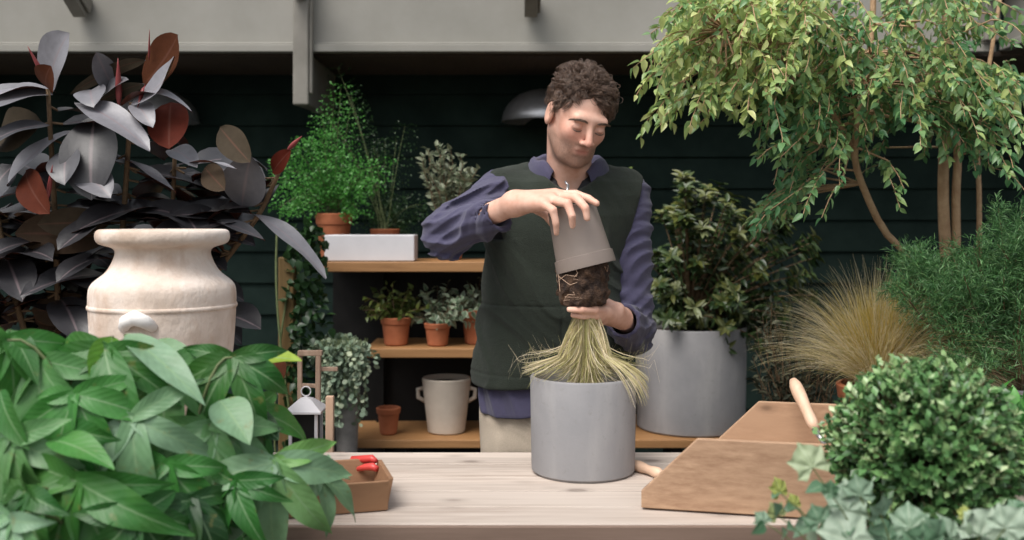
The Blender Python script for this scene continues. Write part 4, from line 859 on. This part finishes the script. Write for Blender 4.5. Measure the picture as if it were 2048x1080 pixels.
# local -> world : HC + HM @ p  (face along -Y)
def hl(X, Y, Z):
    x, y, z = (X - HC[0]) / HS, (Y - HC[1]) / HS, (Z - HC[2]) / HS; m = HM
    return (m[0, 0] * x + m[1, 0] * y + m[2, 0] * z, m[0, 1] * x + m[1, 1] * y + m[2, 1] * z, m[0, 2] * x + m[1, 2] * y + m[2, 2] * z)
def hw(p): return HC + HM @ (np.array(p, float) * HS)
NB = P(1138, 372, 2.63)          # base of the neck
def head(X, Y, Z):
    x, y, z = hl(X, Y, Z)
    d = ell(x, y, z, (0, .018, .030), (.073, .092, .077))
    d = smin(d, ell(x, y, z, (0, -.022, -.024), (.0580, .070, .090)), .03)
    d = smin(d, ell(x, y, z, (0, -.040, -.078), (.043, .044, .036)), .03)
    d = smin(d, ell(x, y, z, (0, -.074, -.100), (.019, .015, .014)), .02)
    for s in (-1, 1):
        d = smin(d, cap(x, y, z, (s * .052, .005, -.050), (s * .030, -.05, -.092), .016, .014), .025)
        d = smin(d, ell(x, y, z, (s * .036, -.062, -.020), (.021, .019, .020)), .022)
    d = smin(d, cap(x, y, z, (-.036, -.080, .026), (.036, -.080, .026), .012, .012), .016)
    for s in (-1, 1):
        d = smax(d, -ell(x, y, z, (s * .030, -.103, .006), (.019, .021, .012)), .009)
        d = smin(d, ell(x, y, z, (s * .031, -.0785, .003), (.0145, .0125, .011)), .004)
    d = smin(d, cap(x, y, z, (0, -.088, .012), (0, -.114, -.026), .0075, .0105), .012)
    for s in (-1, 1): d = smin(d, ell(x, y, z, (s * .013, -.102, -.031), (.008, .010, .007)), .006)
    d = smin(d, cap(x, y, z, (-.015, -.087, -.056), (.015, -.087, -.056), .0050, .0050), .006)
    d = smin(d, cap(x, y, z, (-.012, -.085, -.067), (.012, -.085, -.067), .0058, .0058), .006)
    d = smax(d, -cap(x, y, z, (-.020, -.094, -.0612), (.020, -.094, -.0612), .0026, .0026), .0025)
    for s in (-1, 1):
        e = ell(x, y, z, (s * .0775, .012, -.006), (.0095, .020, .033)); e = smax(e, -ell(x, y, z, (s * .088, .006, -.002), (.007, .011, .020)), .006); d = smin(d, e, .006)
    d = smin(d, cap(X, Y, Z, hw((0, .030, -.055)), NB, .056, .060), .025)
    d = smin(d, cap(X, Y, Z, hw((0, -.01, -.085)), NB - [0, .03, .0], .030, .040), .03)
    return d
Wr = P(1012, 414, 2.235)
hand_r = {'w': P(1030, 407, 2.215),
  'f': [[P(1086, 408, 2.135), P(1106, 420, 2.104), P(1112, 446, 2.104), P(1113, 467, 2.114)],
        [P(1102, 399, 2.150), P(1135, 407, 2.108), P(1144, 432, 2.099), P(1145, 452, 2.108)],
        [P(1112, 393, 2.172), P(1153, 396, 2.132), P(1171, 416, 2.104), P(1174, 437, 2.104)],
        [P(1110, 390, 2.195), P(1152, 389, 2.180), P(1177, 397, 2.160), P(1194, 407, 2.145)]],
  't': [P(1062, 412, 2.25), P(1090, 428, 2.285), P(1108, 452, 2.29)]}
hand_l = {'w': P(1243, 636, 2.33),
  'f': [[P(1212, 622, 2.215), P(1190, 620, 2.168), P(1162, 620, 2.152), P(1138, 619, 2.158)],
        [P(1213, 629, 2.225), P(1192, 631, 2.180), P(1166, 632, 2.166), P(1146, 630, 2.172)],
        [P(1215, 634, 2.24), P(1196, 639, 2.195), P(1174, 640, 2.184), P(1156, 638, 2.19)],
        [P(1218, 638, 2.255), P(1203, 645, 2.22), P(1186, 646, 2.21), P(1173, 644, 2.21)]],
  't': [P(1236, 618, 2.27), P(1216, 606, 2.275), P(1190, 598, 2.27)]}
def hand(hd, X, Y, Z, first=(0, 1, 2, 3)):
    d = None; w_ = hd['w']
    for i, f in enumerate(hd['f']):
        q = cap(X, Y, Z, w_, f[0], .0225 if hd is hand_r else .019, .0155 if hd is hand_r else .0135); d = q if d is None else smin(d, q, .014)
    d = smin(d, cap(X, Y, Z, w_, hd['t'][0], .016, .015), .014)
    for i, f in enumerate(hd['f']):
        s = (.98, 1.08, 1.14, 1.10)[i] if hd is hand_r else (1.0, 1.04, .97, .88)[i]
        e = cap(X, Y, Z, f[0], f[1], .0108 * s, .0092 * s); e = smin(e, cap(X, Y, Z, f[1], f[2], .0090 * s, .0080 * s), .0025); e = smin(e, cap(X, Y, Z, f[2], f[3], .0078 * s, .0066 * s), .002)
        e = np.minimum(e, ell(X, Y, Z, f[1], (.0100 * s,) * 3)); d = smin(d, e, .005)
    t_ = hd['t']; e = smin(cap(X, Y, Z, t_[0], t_[1], .0125, .0105), cap(X, Y, Z, t_[1], t_[2], .0100, .0082), .003); return smin(d, e, .006)
S1p, E1, C1 = P(1003, 384, 2.62), P(897, 466, 2.42), P(1000, 428, 2.27)
S2p, E2, C2 = P(1254, 396, 2.63), P(1262, 662, 2.60), P(1246, 642, 2.385)
def arms_skin(X, Y, Z):
    d = cap(X, Y, Z, S1p, E1, .036, .027); d = smin(d, cap(X, Y, Z, E1, hand_r['w'], .030, .0255), .02); d = smin(d, hand(hand_r, X, Y, Z), .015)
    d2 = cap(X, Y, Z, S2p, E2, .036, .028); d2 = smin(d2, cap(X, Y, Z, E2, hand_l['w'], .028, .0205), .02); d2 = smin(d2, hand(hand_l, X, Y, Z), .015)
    return np.minimum(d, d2)
TL = np.array([[340, 1135, .060, .06], [352, 1134, .10, .075], [366, 1133, .150, .092], [392, 1131, .182, .108], [430, 1127, .184, .120], [480, 1116, .176, .122], [540, 1108, .168, .118], [600, 1108, .162, .116], [680, 1107, .168, .120], [740, 1106, .174, .124], [790, 1107, .174, .126], [850, 1106, .172, .125]])
TLz = (CZ - (TL[:, 0] - HY) / 760)[::-1]; TLx = ((TL[:, 1] - 1024) / 760)[::-1]; TLa, TLb = TL[::-1, 2], TL[::-1, 3]
def torso(X, Y, Z, g=0., yc=2.64):
    z = Z; cx = np.interp(z, TLz, TLx).astype(f32); a = np.interp(z, TLz, TLa).astype(f32) + g; b = np.interp(z, TLz, TLb).astype(f32) + g
    r = (np.abs((X - cx) / a) ** 2.3 + np.abs((Y - yc) / b) ** 2.3) ** (1 / 2.3); d = (r - 1) * np.minimum(a, b) * .85
    return smax(d, z - (TLz[-1] + g), .02)
def body(X, Y, Z):
    d = torso(X, Y, Z, -.02); d = smax(d, .93 - Z, .02); d = smin(d, head(X, Y, Z), .03); d = smin(d, arms_skin(X, Y, Z), .03)
    for s in (-1, 1):
        hp = np.array([.105 + s * .08, 2.65, .95]); kn = np.array([.105 + s * .10, 2.63, .50]); an = np.array([.105 + s * .11, 2.67, .09])
        d = smin(d, cap(X, Y, Z, hp, kn, .08, .052), .03); d = smin(d, cap(X, Y, Z, kn, an, .052, .036), .02)
    return d
def skin_lf(V):
    x, y, z = hl(V[:, 0], V[:, 1], V[:, 2]); lf = np.zeros((len(V), 3), f32)
    inh = (V[:, 2] > 1.5) & (V[:, 0] > .03)
    beard = (z < -.030) & (y < .01) & (z > -.125); beard = np.clip((-.034 - z + .12 * np.maximum(0, y + .06)) / .02, 0, 1) * np.clip((.02 - y) / .03, 0, 1) * np.clip((z + .135) / .02, 0, 1)
    mus = np.clip(1 - np.abs(z + .044) / .008, 0, 1) * (np.abs(x) < .026) * (y < -.07)
    lip = np.maximum(np.clip(1.3 - np.abs(z + .061) / .012, 0, 1), 0) * np.clip(1.4 - np.abs(x) / .022, 0, 1) * (y < -.082)
    lf[:, 0] = np.clip(np.maximum(beard * 1.0, mus) * (1 - np.clip(lip, 0, 1)), 0, 1) * inh; lf[:, 1] = np.clip(lip, 0, 1) * inh
    ch = np.exp(-(((np.abs(x) - .042) / .022) ** 2 + ((z + .018) / .022) ** 2)) + np.exp(-((x / .016) ** 2 + ((z + .026) / .016) ** 2)); lf[:, 2] = np.clip(ch, 0, 1) * (y < -.03) * inh
    return lf
t = NT('skin'); at = t.n('ShaderNodeAttribute', attribute_name='lf'); sp_ = t.n('ShaderNodeSeparateXYZ'); t.l(at.outputs['Vector'], sp_.inputs[0])
nz = t.noise(40, 5); c_ = t.ramp(nz, [(.3, (.66, .355, .255)), (.7, (.78, .49, .38))])
c_ = t.mix(t.math('MULTIPLY', sp_.outputs[2], .45), c_, (.60, .21, .15)); c_ = t.mix(t.math('MULTIPLY', sp_.outputs[1], .75), c_, (.40, .12, .09))
fn_ = t.noise(900, 2); c_ = t.mix(t.math('MULTIPLY', sp_.outputs[0], t.ramp(fn_, [(.35, (.30, .30, .30)), (.6, (.85, .85, .85))])), c_, (.085, .045, .026))
M['skin'] = t.end(t.princ(c_, .55, t.noise(260, 3), .15, .001, Subsurface_Weight=.0))
pm = MB()
def body_fn(X, Y, Z): return body(X, Y, Z)
# continuous skin: coarse everywhere, fine over head and hands
def clipbox(fn, lo, hi):
    return lambda X, Y, Z: np.maximum(fn(X, Y, Z), np.maximum(np.maximum(np.maximum(lo[0] - X, X - hi[0]), np.maximum(lo[1] - Y, Y - hi[1])), np.maximum(lo[2] - Z, Z - hi[2])))
mesh_sdf(pm, lambda X, Y, Z: np.maximum(body(X, Y, Z), np.minimum(Z - 1.49, Y - 2.36)), (-.24, 2.06, .02), (.42, 2.80, 1.56), .0044, lambda V: np.zeros((len(V), 3)))
mesh_sdf(pm, lambda X, Y, Z: np.maximum(body(X, Y, Z), 1.478 - Z), (-.20, 2.35, 1.47), (.44, 2.80, 1.80), .0028, skin_lf)
person = pm.build('person', M['skin'], None, True, loc=(.105, 2.64, 0))
tag(person, 'dark haired man in green fleece gilet bent over a pot he is emptying', 'person')
person.modifiers.new('sm', 'SMOOTH').iterations = 1

# cloth
def cloth(name, c1, c2, weave=900, ws=.35, rough=.9, fuzz=0.):
    t = NT(name); a = t.noise(7, 4); b = t.ramp(a, [(.3, c1), (.7, c2)]); n1 = t.noise(weave, 2); n2 = t.noise(55, 4)
    b = t.mix(.35, b, t.ramp(n1, [(.3, tuple(q * .4 for q in c1)), (.7, tuple(min(1, q * 1.7) for q in c2))]))
    return t.end(t.princ(b, rough, t.math('ADD', n1, n2), ws, .003, Sheen_Weight=fuzz, Sheen_Roughness=.6))
M['fleece'] = cloth('dark_green_fleece', (.0075, .0120, .0075), (.0175, .0255, .0160), 420, .8, .95, .06)
M['indigo'] = cloth('indigo_canvas', (.027, .024, .058), (.062, .057, .115), 1200, .3, .85, .15)
M['beige'] = cloth('beige_canvas', (.42, .35, .27), (.52, .44, .35), 900, .3)
M['leather'] = plain('brown_boot_leather', (.05, .028, .015), (.09, .05, .03), 20, .5, .3)
def crease(X, Y, Z, f=18., amp=.004, seed=0., skew=(0, 0, 1)):
    u = X * skew[0] + Y * skew[1] + Z * skew[2]
    w1 = np.sin(X * 23 + Z * 9 + seed) * .9 + np.sin(Y * 17 - Z * 13 + seed * 2) * .8 + np.sin(Z * 31 + X * 12 + seed) * .4
    a = np.sin(u * f + w1 * 1.6 + seed); b = np.sin(u * f * 1.9 + w1 * 2.3 + 1.7 + seed)
    mk = .45 + .55 * np.sin(X * 27 + Z * 21 + seed * 3 + np.sin(Y * 19) * 1.3) * np.sin(Y * 25 - X * 11 + seed)
    return amp * (((1 - np.abs(a)) ** 1.6 * 1.7 - .6) * mk * 1.25 + .5 * b * b * b)
# shirt: sleeves + hem
d1 = nrm(E1 - S1p); f1 = nrm(hand_r['w'] - E1)
def shirt(X, Y, Z):
    a = cap(X, Y, Z, S1p, E1 + d1 * .005, .062, .057); b = cap(X, Y, Z, E1, C1, .056, .040); d = smin(a, b, .03)
    ux = d1 - f1
    d = d - crease(X, Y, Z, 62, .0065, 1.2, (.30, -.3, -.90)) - crease(X, Y, Z, 115, .0034, 4, (.5, .2, -.9))
    d = smax(d, (X - C1[0]) * f1[0] + (Y - C1[1]) * f1[1] + (Z - C1[2]) * f1[2] - .004, .004)
    d = smax(d, -cap(X, Y, Z, E1 + f1 * .12, C1 + f1 * .06, .030, .033), .003)
    f2 = nrm(hand_l['w'] - E2); a = cap(X, Y, Z, S2p, E2, .064, .058); b = cap(X, Y, Z, E2, C2, .056, .043); e = smin(a, b, .03)
    e = e - crease(X, Y, Z, 55, .0065, 2.2, (.25, .1, .95)) - crease(X, Y, Z, 105, .0034, 3, (-.5, .2, .9))
    e = smax(e, (X - C2[0]) * f2[0] + (Y - C2[1]) * f2[1] + (Z - C2[2]) * f2[2] - .004, .004)
    e = smax(e, -cap(X, Y, Z, E2 + f2 * .12, C2 + f2 * .06, .030, .033), .003)
    h = torso(X, Y, Z, .020) - crease(X, Y, Z, 30, .004, 5, (1, 0, .4)); zz = CZ - (832 - HY) / 790 + .010 * np.sin((X - .1) * 16 + .6)
    h = smax(h, zz - Z, .006); h = smax(h, Z - 1.10, .006); 
    return np.minimum(np.minimum(d, e), h)
g = MB(); mesh_sdf(g, shirt, (-.26, 2.20, .88), (.44, 2.82, 1.62), .0042); sh = g.build('shirt', M['indigo'], person)
# collar
g = MB(); nth = 60
for i in range(nth + 1):
    a = R(-152 + 304 * i / nth); fr = min(i, nth - i) / nth
    x, y = sin(a), cos(a)
    cen0 = NB + [-.002, .012, -.035]; cen1 = NB + [-.002, -.004, .092 - .030 * (1 - cos(a)) * .5]
    dr0 = np.array([x * .092, y * .082, 0]); dr1 = np.array([x * (.080 + .010 * fr), y * .082, 0])
    tipdrop = .028 * max(0, 1 - fr / .06)
    p0 = cen0 + dr0; p1 = cen1 + dr1 + [0, 0, -tipdrop + .003 * sin(a * 7)]; p2 = p1 + np.array([x, y, 0]) * .016 + [0, 0, -.004]; p3 = cen0 + dr0 * 1.24 + [0, 0, .022]
    base_ = len(g.v) and g.n
    g.v.append(np.array([p0, (p0 + p1) / 2 - np.array([x, y, 0]) * .002, p1, p2, (p2 + p3) / 2 + np.array([x, y, 0]) * .006, p3], f32)); g.lf.append(np.zeros((6, 3), f32)); g.n += 6
for i in range(nth):
    for j in range(5): g.f.append((i * 6 + j, i * 6 + j + 1, (i + 1) * 6 + j + 1, (i + 1) * 6 + j))
o = g.build('collar', M['indigo'], sh); o.modifiers.new('s', 'SOLIDIFY').thickness = .003; m_ = o.modifiers.new('u', 'SUBSURF'); m_.levels = m_.render_levels = 1
# gilet
HZ = CZ - (778 - HY) / 790
def gilet(X, Y, Z):
    dx = X - .135
    flare = .016 * np.clip((1.32 - Z) / .3, 0, 1)
    d = torso(X, Y, Z, .022) - flare
    d = smin(d, cap(X, Y, Z, P(1050, 366, 2.64), P(1012, 382, 2.62), .050, .064), .04); d = smin(d, cap(X, Y, Z, P(1200, 362, 2.65), P(1246, 384, 2.63), .050, .066), .04)
    d = d - .0035 * np.sin(X * 31 + np.sin(Z * 9) * 1.4 + 1) * np.clip((1.5 - Z) * 5, 0, 1) - crease(X, Y, Z, 26, .0045, .7, (.5, .1, .55))
    d = smax(d, HZ + .004 * np.sin(X * 22) - Z, .008)
    # pocket seams and hem stitching
    d = d + .003 * np.exp(-((Z - (CZ - (612 - HY) / 790)) / .0025) ** 2) * (Y < 2.64) + .003 * np.exp(-((Z - HZ - .035) / .0025) ** 2)
    # armholes
    for S_, ax_, r_ in ((P(985, 395, 2.60), nrm([-1, -.25, -.15]), .0), (P(1272, 415, 2.62), nrm([1, -.05, -.25]), .0)):
        d = smax(d, np.minimum((X - S_[0]) * ax_[0] + (Y - S_[1]) * ax_[1] + (Z - S_[2]) * ax_[2], (Z - 1.40) * .8), .006)
    # neck opening: V at the front, round behind
    n_ = cap(X, Y, Z, NB + [0, .01, -.02], NB + [0, -.02, .14], .094, .12); v_ = cap(X, Y, Z, P(1144, 334, 2.50), P(1142, 398, 2.46), .084, .012)
    d = smax(d, -np.minimum(n_, v_), .004)
    # front zip groove
    return d + .004 * np.exp(-((X - (.146 - (1.53 - Z) * .06)) / .003) ** 2) * (Y < 2.6)
g = MB(); mesh_sdf(g, gilet, (-.16, 2.42, .98), (.40, 2.86, 1.66), .0040); gl = g.build('gilet', M['fleece'], person)
M['black'] = plain('black_cotton', (.010, .010, .012), (.018, .018, .02), 30, .9, .2)
g = MB()
def undershirt(X, Y, Z):
    return smax(smax(torso(X, Y, Z, .008), Z - (NB[2] + .005), .01), smin(1.38 - Z, 9, .01), .01)
def us(X, Y, Z):
    d = smax(torso(X, Y, Z, .006), 1.36 - Z, .01); n_ = cap(X, Y, Z, NB + [0, -.02, .02], P(1137, 370, 2.50), .054, .012); return smax(d, -n_, .004)
mesh_sdf(g, us, (-.1, 2.48, 1.34), (.38, 2.8, 1.62), .005); g.build('undershirt', M['black'], person)
g = MB(); a_ = P(1133, 362, 2.492); g.tube([P(1136, 372, 2.475), P(1133, 392, 2.468)], .0035, 8); g.tube([P(1131, 363, 2.49), P(1137, 372, 2.482)], .003, 8); g.build('zip', M['silver'], gl)
# trousers and boots
def trou(X, Y, Z):
    d = smax(torso(X, Y, Z, .000), .84 - Z, .03); d = smax(d, Z - 1.02, .005)
    for s in (-1, 1):
        hp = np.array([.098 + s * .088, 2.65, .93]); kn = np.array([.098 + s * .098, 2.63, .50]); an = np.array([.098 + s * .105, 2.67, .11])
        l = smin(cap(X, Y, Z, hp, kn, .098, .078), cap(X, Y, Z, kn, an, .078, .07), .03); d = smin(d, l, .025)
    d = d - crease(X, Y, Z, 40, .004, 2, (.5, 0, .8)); return smax(d, .07 - Z, .004)
g = MB(); mesh_sdf(g, trou, (-.14, 2.48, .05), (.34, 2.82, 1.04), .0065); g.build('trousers', M['beige'], person)
for s in (-1, 1):
    an = np.array([.098 + s * .105, 2.67, .10]); 
    def boot(X, Y, Z): d = smin(cap(X, Y, Z, an + [0, 0, .06], an - [0, 0, .04], .047, .043), cap(X, Y, Z, an - [0, -.02, .055], an + [s * .02, -.15, -.062], .042, .040), .03); return smax(d, .004 - Z, .003)
    g = MB(); mesh_sdf(g, boot, (an[0] - .09, 2.42, -.01), (an[0] + .09, 2.80, .22), .007); g.build('boot', M['leather'], person)
# brows and lashes
M['hair'] = plain('dark_brown_hair', (.055, .031, .020), (.19, .118, .080), 90, .42, .4, .001, 500, Specular_IOR_Level=.7)
for s in (-1, 1):
    g = MB(); 
    for i in range(60):
        u = i / 59; x = s * (.013 + u * .037); zz = .0205 + .005 * sin(.5 + u * 2.6) ; y = -.0985 + .016 * u * u
        p0 = hw((x, y, zz + random.uniform(-.0026, .0026))); g.tube([p0, p0 + HM @ np.array([s * .006, .001, .0025 - u * .004]), p0 + HM @ np.array([s * .010, .004, .001 - u * .005])], [.0009, .0008, .0003], 4)
    g.build('eyebrow', M['hair'], person)
    g = MB(); pts = [hw((s * .031 + q * .0135, -.0925 + .007 * q * q, -.0035 - .0025 * (1 - q * q))) for q in np.linspace(-1, 1, 9)]; g.tube(pts, [.0006, .0012, .0016, .0018, .0018, .0018, .0016, .0012, .0006], 5); g.build('eyelash', M['hair'], person)
# hair: cap plus wavy locks
def haircap(X, Y, Z):
    x, y, z = hl(X, Y, Z)
    d = ell(x, y, z, (0, .021, .034), (.077, .094, .081)); d = d - .003 * np.sin(x * 110 + np.sin(z * 60) * 2) * np.sin(y * 80 + x * 40)
    lim = np.interp(y, [-.09, -.06, -.035, -.01, .02, .10], [.078, .062, .032, .005, -.015, -.06]).astype(f32)
    lim = lim - (.034 * np.clip(x / .05, 0, 1) - -.0 * x) * (y < .0) + .010 * np.clip(.6 - x / .03, 0, 1) * (y < -.03)
    return smax(d, lim - z, .006)
g = MB(); lo_, hi_ = HC - .17, HC + .17; mesh_sdf(g, haircap, lo_, hi_, .004)
cc = np.array([0, .021, .034])
def lock(root, d0, L, curl, ph, r, lift):
    n = 12; p = np.array(root, float); pts = [p.copy()]; d = nrm(d0); 
    for i in range(n):
        rad = nrm((p - cc) / np.array([.080, .096, .080])); u = i / n
        d = nrm(d + rad * (lift * (1 - u * 1.6)) * .25 + np.cross(rad, d) * curl * sin(u * 7.5 + ph) * .55 + rad * curl * cos(u * 7.5 + ph) * .25)
        p = p + d * L / n
        q = (p - cc) / np.array([.080, .096, .080]); rr = np.linalg.norm(q)
        mx = 1.05 + .17 * max(0, min(1, (p[2] - .05) / .06)) * (1 - u * .35)
        if rr > mx: p = cc + q / rr * mx * np.array([.080, .096, .080])
        if rr < 1.02: p = cc + q / rr * 1.02 * np.array([.080, .096, .080])
        pts.append(p.copy())
    return np.array([hw(q) for q in pts])
def clump(pts, ns, rad, r):
    n = len(pts); q = np.linspace(0, 1, n); env = (.35 + .65 * np.sin(pi * np.minimum(q * .75 + .12, 1)))
    for _ in range(ns):
        off = rng.normal(size=3) * rad; ph = random.uniform(0, 6); wob = np.stack([np.sin(q * 6 + ph), np.cos(q * 5 + ph), np.sin(q * 7 + ph + 2)], 1) * rad * .35
        g.tube(pts + off * env[:, None] + wob * q[:, None], r * np.array([.8] * (n - 3) + [.65, .45, .15]), 4, False)
for i in range(330):
    while True:
        v_ = rand_dirs(1)[0]
        if v_[2] < -.35: continue
        root = cc + v_ * np.array([.077, .093, .077]); lim = np.interp(root[1], [-.09, -.06, -.035, -.01, .02, .10], [.078, .062, .032, .005, -.015, -.06])
        lim -= (.034 * min(1, max(0, root[0] / .05)) ) * (root[1] < 0) - .010 * min(1, max(0, .6 - root[0] / .03)) * (root[1] < -.03)
        if root[2] > lim + .002: break
    top = max(0, v_[2]); rad = nrm(v_ / np.array([.082, .097, .087]) * .09)
    flow = np.array([.95, -.35, -.05]) if v_[0] > -.2 else np.array([-.1, -.35, .5])
    if top < .35: flow = np.array([.1 * np.sign(v_[0]), .25, -1.0])
    flow = flow - rad * np.dot(flow, rad); L = max(.030 + .055 * top ** 1.1 * random.uniform(.7, 1.2), .028) if top > .3 else .018
    pts = lock(root, flow + rng.normal(size=3) * .22, L, random.uniform(.08, .34), random.uniform(0, 6.28), .003, 1.7 * top + .05)
    clump(pts, 26 if top > .35 else 14, .0062 if top > .35 else .004, random.uniform(.0005, .0008))
for i in range(34):   # fringe sweeping down over the far temple
    u = random.random(); root = (.018 + u * .048, -.056 + u * .045, .082 - u * .035)
    clump(lock(root, (.45, -.55, -.55 - .3 * u), random.uniform(.05, .078), .25, random.uniform(0, 6), .003, .8), 18, .005, .0007)
for i in range(14):   # near side quiff
    u = random.random(); root = (.012 - u * .05, -.052 + u * .03, .094 - u * .02)
    clump(lock(root, (.35, -.45, .65), random.uniform(.03, .045), .3, random.uniform(0, 6), .003, .9), 18, .005, .0007)
g.build('hair', M['hair'], person)

# ------------------------------------------------------------------ held pot with the root ball sliding out
ax_ = nrm(P(1171, 528, 2.19) - P(1142, 413, 2.20)); pc = P(1142, 413, 2.205)
t_ = thing('nursery_pot', 'taupe plastic nursery pot held upside down by the man', 'pot', pc)
g = MB(); Hh = .139
g.lathe([(.0001, .0), (.050, .0), (.0535, .003), (.062, Hh - .028), (.0655, Hh - .027), (.067, Hh - .004), (.0665, Hh), (.064, Hh), (.059, Hh - .03), (.050, .01), (.0001, .008)], pc, 56, axis=ax_)
o = g.build('body', M['plastic'], t_); o.modifiers.new('e', 'EDGE_SPLIT').split_angle = R(40)
rbc = pc + ax_ * (Hh - .035); end = P(1167, 612, 2.195); ax2 = nrm(end - rbc)
t_ = thing('tipped_grass', 'blond tufted grass with brown root ball tipped head down over the grey pot', 'grass', rbc)
g = MB()
def ball(X, Y, Z):
    d = cap(X, Y, Z, rbc + ax2 * .02, end - ax2 * .026, .056, .054); d = np.maximum(d - .008 * np.sin(X * 140 + np.sin(Z * 90)) * np.sin(Z * 120 + 1) * np.sin(Y * 130) - .003 * np.sin(X * 300) * np.sin(Z * 280 + Y * 200), 0 * X - 9)
    e = (X - end[0]) * ax2[0] + (Y - end[1]) * ax2[1] + (Z - end[2]) * ax2[2]; e2 = -((X - rbc[0]) * ax2[0] + (Y - rbc[1]) * ax2[1] + (Z - rbc[2]) * ax2[2])
    return smax(smax(d, e - .0, .01), e2, .01)
mesh_sdf(g, ball, rbc - .16, rbc + .16, .004); g.build('root_ball', M['roots'], t_)
g = MB()
for i in range(12):   # fine roots round the ball
    a = random.uniform(0, 2 * pi); u0 = np.cross(ax2, (0, 1, 0)); v0 = np.cross(ax2, u0); h_ = random.uniform(.0, .09); pts = []
    for q in np.linspace(0, 1, 6): aa = a + q * random.uniform(-1, 1); pts.append(rbc + ax2 * (h_ + q * random.uniform(0, .04)) + (u0 * cos(aa) + v0 * sin(aa)) * .0575)
    g.tube(pts, .0006, 4, False)
g.build('roots', M['palewood'], t_)
M['tuft'] = leafmat('tipped_grass_blade', [(0, (.34, .34, .12)), (.4, (.55, .50, .24)), (.75, (.68, .57, .37)), (1, (.75, .66, .50))], tr=.3, rough=.6)
g = MB(); k = 2000; th = rng.uniform(0, 2 * pi, k); r0 = .025 * np.sqrt(rng.uniform(0, 1, k)); p0 = P(1173, 618, 2.19) + np.stack([r0 * np.cos(th), r0 * np.sin(th), 0 * th], 1)
th = th + rng.normal(size=k) * .25
rimz = TZ + .216; out = np.abs(rng.normal(size=k)) * .042; out = np.clip(out, .0, .110); side_ = np.abs(np.cos(th)) ** .7; out = out * (.55 + .6 * side_)
cx0, cy0 = P(1166, 0, 2.185)[0] + .004, 2.185
drop = rng.uniform(.75, 1.05, k); pts = []
for q in np.linspace(0, 1, 12):
    wq = np.clip((q - .28) / .72, 0, 1) ** 1.7; x = p0[:, 0] * (1 - wq) + (cx0 + np.cos(th) * out * 1.05) * wq; y = p0[:, 1] * (1 - wq) + (cy0 + np.sin(th) * np.minimum(out, .1)) * wq
    zend = np.where(out > .085, rimz + .012 + .02 * rng.uniform(0, 1, k) * 0, np.where(out > .05, rimz - .01, rimz - .06)); z = p0[:, 2] + (zend - p0[:, 2]) * (1 - (1 - q) ** 1.55) * drop
    pts.append(np.stack([x, y, z], 1))
tipd = np.where(out > .085, 1., 0.)
last = pts[-1]; dirx = np.stack([np.cos(th), np.sin(th) * .5, -.0 * th], 1)
for j in (1, 2, 3): pts.append(last + dirx * (.010 * j * (tipd[:, None] + .2)) + np.array([0, 0, 1]) * (np.where(rng.uniform(0, 1, k) < .5, .01, -.012) * tipd * j * j * .35)[:, None])
ribbons(g, pts, .0008, rng.uniform(0, 1, k))
for sd__, n in ((1, 110), (-1, 45)):   # strands draped over the rim
    th2 = rng.uniform(-.9, .5, n) if sd__ > 0 else rng.uniform(pi - .4, pi + .9, n); s0 = np.stack([cx0 + .06 * np.cos(th2), cy0 + .06 * np.sin(th2), np.full(n, rimz + .035)], 1); rimp = np.stack([cx0 + .118 * np.cos(th2), cy0 + .118 * np.sin(th2), rimz + rng.uniform(.0, .016, n)], 1)
    ln = rng.uniform(.02, .07, n); e_ = rimp + np.stack([np.cos(th2) * .022, np.sin(th2) * .022, -ln if sd__ > 0 else -ln * .1], 1)
    pts = [s0 * (1 - q) ** 2 + 2 * rimp * q * (1 - q) + e_ * q * q for q in np.linspace(0, 1, 8)]; pts = [p0[:n]] + [p0[:n] * .4 + s0 * .6 + [0, 0, .01]] + pts; ribbons(g, pts, .0009, rng.uniform(.3, 1, n))
g.build('foliage', M['tuft'], t_)
